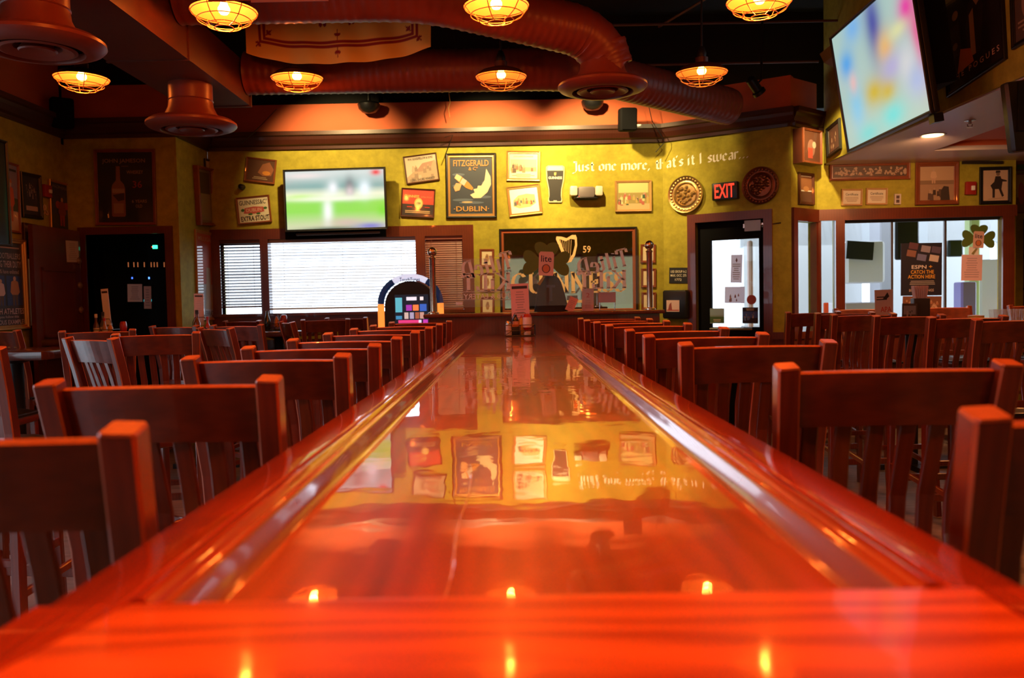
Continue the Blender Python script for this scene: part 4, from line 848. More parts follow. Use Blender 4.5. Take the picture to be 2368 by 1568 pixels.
# mirror with gilt lettering
u, z, w_, h_, r = quad_on(PB, [(1153, 531), (1471, 524), (1476, 724), (1158, 728)])
t = thing('pub_mirror', 'big black-framed mirror with gilt stout lettering and harp', 'mirror', PB.mat(u, z, .002, r)); frame_mesh(w_, h_, .05, .04, F_BLK, mat((.42, .12, .05), .3, .4)).build('frame', t)
iw, ih = w_ - .1, h_ - .1; MB().bb((-iw / 2, -ih / 2, .004), (iw / 2, ih / 2, .015), M_MIRROR).build('mirror_glass', t)
GILT = mat((.85, .55, .26), .35, .3); mb = MB()
art(mb, iw, ih, .0155, [('s', 'GUINNESS', 0, -.15, .90, .28, GILT), ('t', '59', .145, .28, .06, .09, GILT), ('p', [(-.095, .42), (-.078, .45), (-.008, .17), (.022, .12), (-.012, .105), (-.03, .15)], GILT),
                        ('p', [(-.095, .42), (-.09, .455), (-.05, .45), (-.01, .43), (.03, .47), (.06, .47), (.068, .43), (.05, .41), (.02, .42), (-.02, .39), (-.06, .415)], GILT), ('p', [(.068, .44), (.052, .42), (.053, .34), (.034, .22), (.0, .15), (.02, .115), (.052, .2), (.07, .33)], GILT),
                        ('lines', -.2, .2, -.44, -.36, 1, 3, GILT)] + [('p', [(-.062 + .017 * k, .41), (-.059 + .017 * k, .41), (-.045 + .012 * k, .33 - .035 * k), (-.048 + .012 * k, .33 - .035 * k)], GILT) for k in range(6)]); mb.build('gilt_lettering', t)
# small stacked frames each side of the mirror
for i, (q, lab) in enumerate(((box4(1109, 576, 1143, 618), 'top one left of the big mirror'), (box4(1110, 631, 1144, 673), 'middle one left of the big mirror'), (box4(1111, 686, 1144, 727), 'bottom one left of the big mirror'),
                              (box4(1481, 565, 1516, 608), 'top one right of the big mirror behind the pole'), (box4(1482, 621, 1517, 665), 'middle one right of the big mirror'), (box4(1483, 676, 1517, 716), 'bottom one right of the big mirror'))):
    wallpic('framed_print', 'small cream print in brown frame, ' + lab, PB, q, [('p', [(-.1, -.3), (-.2, 0), (-.05, .3), (.12, .25), (.2, -.05), (.1, -.3)], (.45, .22, .10)), ('e', 0, .1, .2, .16, (.3, .15, .08))], .024, F_WOOD, .015, 'small stacked prints beside the mirror', paper=(.80, .66, .42))
# wall knob
u, z = PB.hit(561, 433); tag(MB().lathe([(.03, 0), (.03, .02), (.022, .05), (.026, .07), (0, .075)], M_BLACK, n=18).build('wall_sensor', None, PB.mat(u, z)), 'small black round sensor between the two pictures left of the television', 'sensor')
# entrance wall
def platter(px, py, rx, label, m, seed):
    u, z = PN.hit(px, py); dpt = (PN.o + PN.u * u).y; R_ = rx * dpt / FPX; t = thing('embossed_platter', label, 'platter', PN.mat(u, z, .0), 'embossed metal platters on the entrance wall')
    MB().lathe([(0, .02), (R_ * .55, .018), (R_ * .62, .03), (R_ * .70, .02), (R_ * .82, .022), (R_ * .93, .04), (R_, .045), (R_, .035), (R_ * .8, .0), (0, 0)], m, n=40).build('dish', t)
    mb = MB(); RR = random.Random(seed)
    for k in range(30):
        a = 2 * PI * k / 30; mb.lathe([(0, .012), (.012, .008), (.016, 0)], m, c=(math.cos(a) * R_ * .86, math.sin(a) * R_ * .86, .028), n=8, cap=False)
    for k in range(26):
        a = RR.uniform(0, 6.28); q = R_ * .5 * RR.random() ** .5; mb.lathe([(0, .022), (.013, .016), (.024, 0)], m, c=(math.cos(a) * q, math.sin(a) * q, .016), n=8, cap=False)
    mb.build('relief', t)
platter(1588, 450, 42, 'bright brass embossed round platter left of the exit sign', mottled('brass_platter', (.45, .26, .08), (.62, .42, .18), 12, .3, .002), 3)
platter(1761, 430, 43, 'dark copper embossed round platter right of the exit sign', mottled('copper_platter', (.14, .04, .02), (.25, .08, .04), 12, .4, .002), 9)
for m_ in bpy.data.materials:
    if m_.name in ('brass_platter', 'copper_platter'): m_.node_tree.nodes['Principled BSDF'].inputs['Metallic'].default_value = .85
u, z, w_, h_, r = quad_on(PN, [(1648, 425), (1707, 419), (1707, 459), (1649, 465)], .04); t = thing('exit_sign', 'black box sign with glowing red EXIT letters over the glass door', 'exit sign', PN.mat(u, z, 0, r))
MB().rbox((0, 0, .035), (w_, h_, .07), .006, M_BLACK).build('housing', t); mb = MB(); art(mb, w_, h_, .0705, [('t', 'EXIT', 0, 0, .78, .80, mat((1, .045, .02), .5, emit=1.5))]); mb.build('letters', t)
plate('occupancy_sign', 'small black sign with white occupancy text left of the glass door', 'sign', PN, box4(1548, 619, 1591, 655), [('t', 'USE GROUP A-2', 0, .25, .85, .16, CR), ('t', 'MAX. OCC. 275', 0, 0, .85, .16, CR), ('t', '1772', 0, -.27, .35, .15, CR)])
u, z, w_, h_, r = quad_on(PN, box4(1537, 671, 1592, 737), .06); t = thing('wall_mailbox', 'black wall box holding a pink card below the occupancy sign', 'wall box', PN.mat(u, z, 0, r))
MB().rbox((0, 0, .06), (w_, h_, .12), .015, M_BLACK).build('box_body', t); mb = MB(); mb.bb((-w_ * .32, -h_ * .25, .121), (w_ * .22, h_ * .15, .123), mat((.75, .5, .45), .5)); art(mb, w_, h_, .1235, [('p', [(-.25, -.2), (-.2, .0), (-.12, .08), (-.08, -.2)], (.3, .06, .05)), ('r', -.05, -.2, .5, .03, (.5, .05, .04))]); mb.build('card', t)
# decals on the door glass
M_PAPER = translucent('taped_paper', (.80, .76, .80), .55)
def onglass(name, label, cat, pl, q, items, base=(.8, .8, .8), off=-.045, rough=.6):
    return plate(name, label, cat, pl, q, items, base, .0015, off, None, rough, M_PAPER if base[0] > .7 else None)
onglass('paper_notice', 'plain white notice taped on the door glass', 'notice', PN, box4(1690, 589, 1716, 654), [('lines', -.35, .35, -.4, .2, 8, 2, (.4, .4, .45)), ('p', [(-.1, .3), (0, .4), (.1, .3), (0, .22)], (.2, .1, .1))])
onglass('paper_notice', 'wide pale notice with line drawing taped low on the door glass', 'notice', PN, box4(1676, 663, 1722, 701), [('crowd', -.4, .4, -.3, .2, 6, [(.35, .22, .3), (.3, .2, .3)], 3)], (.75, .70, .78))
u, z = PN.hit(1738, 693, -.045); tag(MB().lathe([(0, .002), (.048, .002), (.048, 0)], mat((.55, .12, .10), .6), n=28).build('round_sticker', None, PN.mat(u, z, -.045)), 'red round sticker on the right of the door glass', 'sticker')
onglass('door_poster', 'dark blue poster at the lower right of the door glass', 'poster', PN, box4(1717, 711, 1753, 748), [('r', 0, .05, 1, .4, (.05, .12, .5)), ('crowd', -.4, .4, -.15, .2, 9, [(.6, .6, .7), (.1, .2, .6)], 6), ('lines', -.4, .4, .3, .45, 2, 4, CR)], (.02, .02, .06))
onglass('door_poster', 'green and grey poster at the lower left of the door glass', 'poster', PN, box4(1642, 713, 1675, 748), [('r', 0, -.25, 1, .4, (.08, .16, .05)), ('r', 0, .25, 1, .4, (.35, .5, .6)), ('lines', -.4, .4, -.4, -.2, 2, 4, CR)], (.3, .4, .4))
# corner wall
u, z, w_, h_, r = quad_on(PA, [(1859, 296), (1903, 301), (1901, 380), (1859, 376)], .12); t = thing('shadow_box', 'deep brown shadow box with dim picture high on the narrow corner wall', 'picture', PA.mat(u, z, .002, 0))
MB().bb((-w_ / 2, -h_ / 2, 0), (w_ / 2, h_ / 2, .10), F_DKW).build('case', t); f_ = frame_mesh(w_, h_, .022, .02, F_WOOD).build('frame', t); f_.location.z = .10
mb = MB(); mb.bb((-w_ / 2 + .02, -h_ / 2 + .02, .101), (w_ / 2 - .02, h_ / 2 - .02, .106), mat((.16, .06, .035), .4, 0, 1)); art(mb, w_, h_, .106, [('e', -.05, -.05, .4, .5, (.35, .16, .12)), ('r', -.1, -.2, .25, .3, (.5, .08, .05)), ('e', .1, .05, .2, .2, (.6, .5, .4))]); mb.build('print', t)
wallpic('framed_picture', 'narrow dark-framed landscape beneath the shadow box', PA, [(1844, 398), (1879, 402), (1878, 475), (1845, 473)], [('r', 0, .2, 1, .5, (.30, .12, .05)), ('r', 0, -.3, 1, .4, (.12, .05, .03)), ('e', 0, 0, .5, .2, (.45, .2, .08))], .03, F_DKW, .03)
# right back wall
def PCp(name, label, q, items, *a, **k): return wallpic(name, label, PC, q, items, *a, **k)
PCp('team_photograph', 'wide brown-framed team photograph tucked under the soffit edge', [(1917, 377), (2104, 375), (2104, 414), (1918, 420)], [('crowd', -.48, .48, -.3, .3, 70, [(.05, .03, .02), (.35, .10, .05), (.5, .35, .25), (.12, .06, .04)], 2)], .035, F_WOOD, paper=(.10, .05, .03))
for q, lab in ((box4(1945, 437, 1994, 476), 'left of two small certificates in pale wooden frames above the window'), (box4(2002, 435, 2052, 474), 'right of two small certificates, next to the thermostat')):
    PCp('framed_certificate', lab, q, [('t', 'Certificate', 0, .22, .7, .18, INK), ('lines', -.4, .4, -.35, .05, 4, 6, SEP)], .018, F_OAK, .015, 'pair of small certificates', paper=(.75, .64, .48))
plate('thermostat', 'white wall thermostat plate right of the certificates', 'thermostat', PC, box4(2067, 449, 2082, 473), [('r', 0, .2, .5, .3, (.1, .05, .04)), ('r', 0, -.2, .5, .3, (.1, .05, .04))], (.62, .5, .42), .02)
PCp('framed_picture', 'large sepia photograph of men by a lake in moulded brown frame', [(2115, 376), (2216, 374), (2215, 473), (2116, 475)], [('r', 0, .28, 1, .42, (.55, .34, .20)), ('r', 0, .03, 1, .12, (.28, .16, .09)), ('r', 0, -.28, 1, .5, (.42, .24, .14))] + figure(-.1, .0, .42, (.68, .42, .26), (.6, .35, .22), asp=.9) + [('crowd', -.4, .42, -.3, -.15, 9, [(.06, .03, .02), (.12, .06, .04)], 3), ('p', [(.1, -.5), (.12, -.2), (.2, -.08), (.34, -.1), (.38, -.5)], (.05, .03, .02))], .045, F_WOOD, .03)
u, z, w_, h_, r = quad_on(PC, box4(2230, 421, 2254, 451)); t = thing('fire_alarm', 'small red fire alarm with strobe left of the kilted figure', 'fire alarm', PC.mat(u, z, 0, r))
MB().rbox((0, 0, .02), (w_, h_, .04), .005, mat((.35, .02, .015), .4)).build('housing', t); MB().rbox((w_ * .15, 0, .045), (w_ * .35, h_ * .35, .02), .004, M_WHITE).build('strobe', t)
PCp('framed_picture', 'black-framed drawing of a striding kilted man on pale paper', [(2264, 387), (2338.5, 385), (2337, 471.5), (2264, 473)],
    [('p', [(-.20, .0), (-.05, .12), (0, .3), (.2, .3), (.28, .1), (.24, -.12), (-.12, -.12)], INK), ('e', .1, .38, .15, .14, (.25, .15, .1)), ('p', [(.0, .41), (.2, .42), (.18, .48), (.02, .48)], INK), ('p', [(.2, .22), (.45, .16), (.45, .12), (.2, .12)], INK), ('p', [(-.12, -.1), (-.02, -.1), (-.03, -.4), (-.12, -.4)], INK), ('p', [(.12, -.1), (.22, -.1), (.34, -.34), (.26, -.38)], INK), ('p', [(-.3, -.46), (.35, -.42), (.35, -.40), (-.3, -.44)], SEP)], .034, F_BLK, .025, paper=(.66, .44, .30))
plate('air_vent', 'dark narrow vent tucked under the soffit above the kilted figure', 'vent', PC, box4(2224, 373, 2316, 380), [], (.02, .012, .01), .03)
# soffit face
PSq = dict(fm=F_DKW)
wallpic('framed_picture', 'small dark-framed photograph at the far end of the soffit face', PS, [(1915, 298), (1946, 270), (1946, 345), (1916, 366)], [('crowd', -.3, .3, -.3, .3, 8, [(.3, .14, .08), (.45, .3, .2)], 6)], .035, F_BLK, paper=(.10, .05, .04))
band = [('r', 0, 0, 1, 1, (.02, .012, .010)), ('p', [(-.1, -.32), (-.14, .0), (-.06, .22), (.1, .26), (.2, .1), (.12, -.3)], (.045, .03, .028)), ('e', .02, .33, .12, .1, (.75, .45, .3)), ('p', [(.02, .22), (.3, .3), (.32, .26), (.08, .14)], (.7, .42, .28)), ('p', [(-.05, -.3), (-.06, .1), (.02, .14), (.04, -.3)], (.7, .45, .3)),
        ('e', -.32, .2, .12, .09, (.6, .32, .2)), ('p', [(-.42, -.2), (-.42, .1), (-.25, .12), (-.22, -.2)], (.04, .025, .02)), ('e', -.34, -.1, .1, .07, (.3, .15, .1)), ('e', .3, .38, .1, .09, (.25, .12, .08)), ('p', [(-.32, -.38), (-.24, -.16), (-.05, -.22), (0, -.36)], (.85, .25, .05)), ('t', 'T H E   P O G U E S', 0, -.40, .90, .055, (.80, .45, .28))]
wallpic('framed_poster', 'black music poster of a singer with a line of orange capitals, on soffit', PS, [(2188, -20), (2322, -150), (2325, 143), (2191, 226)], band, .03, F_BLK)
wallpic('framed_picture', 'black-framed picture cut by the upper right frame corner', PS, [(2342, -60), (2420, -125), (2425, 70), (2345, 114)], [('e', 0, 0, .5, .5, (.35, .2, .12)), ('lines', -.4, .4, -.4, -.2, 3, 2, SEP)], .03, F_BLK, paper=(.12, .07, .05))
# beyond the right wall: bar-end pictures and bottle shelf
wallpic('framed_picture', 'green-toned picture, highest of those beyond the right window', PD, [(2347, 368), (2400, 366), (2400, 394), (2347, 396)], [('r', 0, -.2, 1, .5, (.10, .25, .05))], .012, F_WOOD, paper=(.5, .3, .2))
wallpic('framed_picture', 'orange-toned picture of a figure beyond the right window', PD, [(2346, 402), (2400, 400), (2400, 492), (2346, 494)], [('r', 0, -.3, 1, .4, (.25, .12, .04)), ('e', -.25, 0, .3, .6, (.5, .12, .06))], .014, F_WOOD, paper=(.55, .34, .16))
t = thing('bottle_shelf', 'dark shelving at the right frame edge beyond the window', 'shelf', PD.mat(.62, 0, 0)); mb = MB()
for z in (1.0, 1.35, 1.7, 2.05): mb.bb((-.5, z, 0), (.5, z + .025, .25), M_DARK)
mb.build('shelf_boards', t); MB().bb((-.5, 0, 0), (-.47, 2.1, .26), M_DARK).build('side_panel', t); MB().bb((.47, 0, 0), (.5, 2.1, .26), M_DARK).build('side_panel', t)
tag(MB().lathe([(.04, 0), (.04, .17), (.014, .22), (.014, .28), (0, .282)], mat((.10, .02, .30), .1), n=18).build('liquor_bottle', None, PD.mat(.20, 1.376, .12) @ Matrix.Rotation(-PI / 2, 4, 'X')), 'violet bottle on the shelf at the right frame edge', 'bottle')
# left back wall poster
bot = [('r', 0, 0, 1, 1, (.016, .012, .010)), ('t', 'JOHN JAMESON', -.02, .37, .78, .075, (.32, .17, .09)), ('lines', -.1, .1, .29, .31, 1, 1, (.2, .1, .06)), ('t', 'WHISKEY', .18, .215, .3, .05, (.35, .2, .12)), ('t', '36', .22, .04, .17, .1, (.30, .03, .02)), ('t', '6 YEARS', .25, -.2, .27, .045, (.32, .18, .11)), ('t', 'OLD', .24, -.27, .12, .045, (.32, .18, .11)),
       ('p', [(-.16, .3), (-.09, .3), (-.085, .1), (-.02, .04), (.0, -.02), (.0, -.40), (-.02, -.42), (-.23, -.42), (-.25, -.40), (-.25, -.02), (-.23, .04), (-.165, .1)], (.25, .10, .05)), ('r', -.125, -.05, .22, .06, (.38, .24, .15)), ('p', [(-.23, -.11), (-.02, -.08), (-.02, -.18), (-.13, -.2)], (.06, .03, .02)), ('r', -.125, -.30, .18, .14, (.34, .18, .09))]
wallpic('framed_poster', 'very dim whiskey bottle poster above the dark doorway', PJ, [(217, 346), (357, 345), (366, 520.5), (224, 522)], bot, .03, F_WOOD, .03)
# return wall between left back wall and window
def PRp(label, q, items, *a, **k): return wallpic('framed_picture', label, PR, q, items, *a, **k)
PRp('thick orange-edged frame seen almost edge-on on the narrow green wall', [(449, 383), (486, 392), (487, 522), (451, 520)], [('r', 0, -.2, .8, .5, (.3, .3, .2)), ('r', 0, .25, .8, .4, (.06, .06, .05))], .03, F_WOOD, .06, paper=(.2, .18, .12))
PRp('thin black frame highest on the narrow green wall', [(470, 366), (498, 373), (499, 464), (478, 461)], [('e', 0, .1, .5, .5, (.3, .3, .3))], .022, F_BLK, .02, off=.004)
PRp('tiny tan print lowest right on the narrow green wall', [(491, 480), (505, 483), (505, 531), (492, 529)], [('e', 0, 0, .5, .5, (.4, .3, .18))], .014, F_BLK, .015, paper=(.5, .42, .3))
PRp('tall framed red poster whose glass mirrors the blind slats', [(449, 532), (496, 539), (502, 742), (455, 739)], [('r', -.1, .2, .8, .6, (.55, .10, .05)), ('t', 'MILLIGAN', 0, .44, .8, .05, (.6, .4, .3)), ('p', [(-.1, -.4), (0, .1), (.2, .1), (.3, -.4)], (.5, .35, .2)), ('t', 'CELEBRATE', 0, -.45, .8, .06, (.1, .1, .12))], .03, F_OAK, .02, glz=1.0, paper=(.5, .5, .48))
# long left wall
def PLp(label, q, items, *a, **k): return wallpic('framed_picture', label, PL, q, items, *a, **k)
PLp('vintage golfer poster in red coat at the left edge', [(-18, 362), (38, 383), (45, 539), (-6, 534)], [('r', 0, .25, 1, .5, (.24, .2, .3)), ('r', 0, -.1, 1, .2, (.05, .08, .03)), ('r', 0, -.36, 1, .3, (.55, .35, .2)), ('lines', -.4, .45, .38, .46, 1, 2, INK)] + figure(.12, -.36, .62, (.60, .10, .02), (.45, .10, .03), hat=(.5, .15, .05), asp=1.3), .02, F_WOOD, paper=(.4, .3, .3))
PLp('black-framed group photograph next to the golfer poster', [(43, 396), (92, 406), (94, 508), (49, 502)], [('r', 0, .1, .7, .6, (.03, .025, .03)), ('crowd', -.3, .3, -.0, .3, 16, [(.08, .06, .07), (.35, .25, .25)], 12), ('r', 0, -.33, .7, .12, (.5, .34, .30))], .032, F_BLK, paper=(.02, .02, .02))
PLp('gold-framed blue poster of a red soldier near the wall corner', [(109, 413), (165.5, 429), (170, 545), (115, 536)], [('r', 0, .15, 1, .7, (.03, .05, .12)), ('r', 0, -.33, 1, .34, (.03, .05, .03)), ('t', 'MACPHERSON', 0, .42, .8, .06, (.25, .2, .2)), ('e', -.18, .05, .2, .16, (.35, .06, .02)), ('e', .2, .05, .2, .16, (.35, .06, .02))] + figure(0, -.38, .6, (.25, .05, .02), (.35, .05, .03), asp=1.2), .02, F_GOLD, paper=(.1, .1, .15))
PLp('brown-framed portrait beneath the group photograph', [(49, 514), (82, 520), (84, 600), (54, 597)], [('e', 0, .2, .4, .4, (.3, .2, .15)), ('p', [(-.35, -.45), (-.2, .05), (.25, .05), (.35, -.45)], (.05, .03, .03))], .02, F_DKW, paper=(.3, .2, .16))
PLp('small dark frame half hidden behind the open brown door', [(87, 521), (113, 526), (113, 585), (89, 582)], [('r', 0, 0, .6, .7, (.45, .35, .28))], .02, F_BLK, paper=(.05, .04, .04))
PLp('silver-edged orange poster of a dark footballer', [(55, 597), (97, 603), (102, 751), (63, 755)], [('r', 0, 0, 1, 1, (.42, .10, .02)), ('e', -.05, .22, .45, .36, (.03, .015, .01)), ('p', [(-.25, -.45), (-.2, .0), (.0, .2), (.3, .1), (.35, -.45)], (.035, .015, .01)), ('t', 'TO-DAY', 0, -.44, .7, .06, (.4, .2, .1))], .028, mat((.6, .58, .52), .3, .7), .04)
foot = [('r', 0, 0, 1, 1, (.045, .045, .06)), ('lines', -.3, .45, .42, .46, 1, 2, (.4, .3, .3)), ('t', 'RUGBY FOOTBALLERS', .0, .34, .92, .07, (.42, .34, .34)), ('t', 'ARE DOING THEIR DUTY', 0, .24, .94, .08, (.55, .42, .42)), ('t', 'OVER 90% have enlisted', 0, .15, .8, .05, (.45, .34, .34)), ('r', .27, -.08, .42, .36, (.03, .06, .22)), ('r', -.22, -.08, .46, .36, (.03, .06, .22))] + \
    figure(.27, -.26, .36, (.45, .22, .08), (.1, .06, .05), asp=1.4) + figure(-.1, -.26, .32, (.6, .5, .5), (.1, .06, .05), asp=1.4) + [('t', 'BRITISH ATHLETES', 0, -.33, .96, .07, (.60, .45, .46)), ('t', 'Will you follow this', 0, -.40, .66, .04, (.5, .4, .4)), ('t', 'GLORIOUS EXAMPLE?', 0, -.46, .96, .055, (.55, .42, .42))]
wallpic('framed_poster', 'large navy recruiting poster with two sportsmen, left frame edge', PL, [(-58, 536), (47, 561), (60, 754), (-42, 774)], foot, .04, F_GOLD, .05)
u, z, w_, h_, r = quad_on(PL, [(94, 426), (111, 430), (111, 458), (95, 455)]); t = thing('fire_alarm', 'dim red fire alarm with bright strobe on the left wall', 'fire alarm', PL.mat(u, z, 0, 0))
MB().rbox((0, 0, .02), (w_, h_, .04), .006, mat((.35, .02, .015), .4)).build('housing', t); MB().rbox((w_ * .15, 0, .045), (w_ * .3, h_ * .3, .02), .004, M_WHITE).build('strobe', t)
u, z, w_, h_, r = quad_on(PL, [(94, 469), (109, 472), (109, 506), (95, 503)]); mb = MB()
for a in (0, 2 * PI / 3, 4 * PI / 3):
    mb.tube([((.28 * math.cos(q) * .55) * math.cos(a) * w_ - (.28 + .26 * math.sin(q)) * math.sin(a) * w_, (.28 * math.cos(q) * .55) * math.sin(a) * w_ + (.28 + .26 * math.sin(q)) * math.cos(a) * w_ * .95, .008) for q in [2 * PI * i / 20 for i in range(20)]], .006, mat((.6, .45, .28), .4), 6, closed=True)
tag(mb.build('celtic_knot', None, PL.mat(u, z, 0)), 'pale three-looped celtic knot ornament below the left fire alarm', 'ornament')
# paper on the open door, equipment in the dark room
pd = Plane((-4.10, 7.42), (hx, 8.17)); plate('paper_notice', 'white paper sheet taped on the open brown door', 'notice', pd, [(152, 556), (181, 558), (182, 607), (154, 606)], [('lines', -.35, .35, -.4, .4, 9, 4, (.45, .35, .35))], (.62, .5, .5), .0015, .024)
t = thing('equipment_rack', 'black electronics rack with tiny coloured lights inside the dark doorway', 'equipment rack', PJ.mat(.735, 0, -.72)); MB().bb((-.24, 0, -.1), (.24, 2.0, .1), M_BLACKM).build('cabinet', t)
def led(x, y, w_, h_, col, e=2.5):
    u, z = PJ.hit(x, y, -.61); return (u - .735, z, w_ * 9 / FPX, h_ * 9 / FPX, mat(col, .5, emit=e))
for x in (296, 309, 318, 333, 349, 356, 363, 379): a = led(x, 612, 2.2, 11, (.55, .16, .05), .5); MB().box((a[0], a[1], .103), (a[2], a[3], .004), a[4]).build('indicator_light', t)
for x, y, w_, h_, c_ in ((358, 571, 11, 8, (.05, 1, .45)), (305, 643, 3, 4, (.05, .15, 1)), (344, 643, 3, 5, (.1, .3, 1)), (341, 695, 17, 5, (.05, .7, .8)), (347, 702, 3, 4, (1, .03, .05)), (351, 571, 2, 2, (1, .1, .05))): a = led(x, y, w_, h_, c_); MB().box((a[0], a[1], .104), (a[2], a[3], .004), a[4]).build('indicator_light', t)
plate('paper_notice', 'larger pinkish paper inside the dark doorway', 'notice', PJ, box4(295, 657, 329, 698), [('lines', -.35, .35, -.4, .4, 7, 4, (.35, .18, .14))], (.60, .34, .26), .002, -.61)
plate('paper_notice', 'narrow pinkish paper beside the larger one inside the doorway', 'notice', PJ, box4(333, 662, 350, 714), [('lines', -.35, .35, -.4, .4, 7, 4, (.35, .18, .14))], (.55, .28, .2), .002, -.61)
# ================================================================== TELEVISIONS
def screen_mesh(w_, h_, z, blobs, base, strength):
    nx, ny = 72, 42; vs = []; fs = []; me = bpy.data.meshes.new('screen')
    for j in range(ny + 1):
        for i in range(nx + 1): vs.append(((i / nx - .5) * w_, (j / ny - .5) * h_, z))
    for j in range(ny):
        for i in range(nx): a = j * (nx + 1) + i; fs.append((a, a + 1, a + nx + 2, a + nx + 1))
    me.from_pydata(vs, [], fs); ca = me.color_attributes.new('Col', 'FLOAT_COLOR', 'POINT')
    for j in range(ny + 1):
        for i in range(nx + 1):
            x, y = i / nx - .5, j / ny - .5; c = Vector(base(x, y))
            for bx, by, rx, ry, col in blobs:
                k = math.exp(-(((x - bx) / rx) ** 2 + ((y - by) / ry) ** 2)); c = c.lerp(Vector(col), min(1, k))
            ca.data[j * (nx + 1) + i].color = (*c, 1)
    me.materials.append(vcol_mat('screen_picture', strength)); return me
def televison(label, M_, w_, h_, blobs, base, strength, mount=None, d=.05):
    t = thing('television', label, 'television', M_); b = .022
    frame_mesh(w_, h_, b, .02, M_BLACK).build('bezel', t).location.z = d - .012
    MB().rbox((0, 0, d / 2 - .008), (w_ - .004, h_ - .004, d - .016), .01, M_BLACK).build('housing', t)
    o = bpy.data.objects.new('screen', screen_mesh(w_ - 2 * b + .004, h_ - 2 * b + .004, d - .006, blobs, base, strength)); C.objects.link(o); o.parent = t
    if mount: mount(t)
    return t
def lerp(a, b, k): k = max(0, min(1, k)); return tuple(p + (q - p) * k for p, q in zip(a, b))
def base1(x, y):
    G1, G2, G3, G4 = (.60, .68, .66), (.24, .42, .40), (.80, .85, .62), (.28, .70, .10)
    if y > .25: return lerp(G2, G1, (y - .25) / .2)
    if y > .1: return lerp(G3, G2, (y - .1) / .12)
    if y > -.05: return lerp(G4, G3, (y + .02) / .1)
    return lerp((.62, .66, .40), G4, (y + .45) / .25)
B1 = [(-.35, .05, .15, .05, (.45, .85, .12)), (.15, .22, .05, .16, (.18, .20, .22)), (.15, .12, .04, .1, (.7, .6, .6)), (-.02, .2, .05, .12, (.9, .92, .95)), (.3, .18, .06, .15, (.85, .95, 1)), (-.08, -.2, .05, .3, (.92, .95, .9)), (0, .02, .5, .05, (.9, .92, .75)), (-.3, .42, .2, .05, (.8, .72, .7)), (.42, .45, .05, .05, (.8, .03, .05)), (.1, -.4, .18, .08, (.62, .50, .40)), (-.05, -.5, .3, .04, (.15, .2, .15)), (.35, -.47, .15, .06, (.22, .22, .6)), (.48, -.2, .06, .1, (.2, .7, .05))]
u, z, w_, h_, r = quad_on(PB, [(657, 394), (893, 388), (897.5, 530), (662, 538)], .16)
def mnt(t):
    MB().bb((-w_ * .54, -h_ * .60, -.15), (w_ * .46, h_ * .30, -.11), M_BLACKM).build('back_board', t); MB().bb((-.12, -.12, -.11), (.12, .12, 0), M_IRON).build('mount', t)
    MB().bb((-w_ * .4, -h_ * .56, -.02), (w_ * .42, -h_ * .53, .03), M_BLACK).build('sound_bar', t)
televison('wall television showing a blurred green baseball field above the wide blind', PB.mat(u, z, .16, r), w_, h_, B1, base1, 1.1, mnt)
# big television hung from the soffit, tilted down
bl = atY(1967, 352, 6.8); br = atY(2162, 260, 5.38); tl = atY(1925, 85, 6.8)
ux = (br - bl); W_ = ux.length; ux.normalize(); uy = tl - bl; uy = (uy - ux * uy.dot(ux)); H_ = uy.length; uy.normalize(); n_ = ux.cross(uy)
cen = bl + ux * W_ / 2 + uy * H_ / 2 - n_ * .04
MM = Matrix(((ux.x, uy.x, n_.x, cen.x), (ux.y, uy.y, n_.y, cen.y), (ux.z, uy.z, n_.z, cen.z), (0, 0, 0, 1)))
B2 = [(-.35, .2, .1, .12, (.10, .45, .95)), (-.2, .45, .12, .12, (.25, .55, .95)), (.05, .35, .1, .3, (.10, .12, .45)), (.42, .28, .09, .13, (.95, .05, .45)), (.48, .05, .06, .3, (.9, .15, .35)), (.15, .12, .1, .13, (.95, .55, .2)), (-.05, -.15, .14, .11, (.75, .55, .05)), (.1, -.2, .1, .1, (.75, .55, .05)), (.3, .18, .1, .06, (.85, .85, .45)), (-.3, -.2, .1, .2, (.3, .7, .95)), (-.3, .02, .05, .08, (.85, .6, .6)), (.12, -.40, .14, .1, (.15, .85, .85)), (-.2, -.44, .14, .08, (.2, .8, .8)), (.2, -.05, .15, .1, (.55, .5, .8)), (.35, -.1, .1, .15, (.8, .8, .8)), (.42, -.25, .1, .12, (.5, .6, .9))]
def mnt2(t):
    MB().bb((-W_ * .3, -H_ * .3, -.16), (W_ * .45, H_ * .4, -.0), M_BLACKM).build('mount_box', t)
    MB().box((0, .0, -.22), (.12, .12, .18), M_IRON).build('mount_arm', t); mb = MB(); art(mb, W_, H_, .058, [('t', 'LG', .44, -.483, .03, .018, (.6, .6, .6))]); mb.build('maker_mark', t)
    MB().bb((W_ * .42, -H_ * .56, -.03), (W_ * .47, -H_ * .5, .03), M_BLACK).build('corner_bracket', t)
televison('big tilted television glowing in blurred pastel colours under the soffit', MM, W_, H_, B2, lambda x, y: (.50, .70, .64), .82, mnt2, .06)
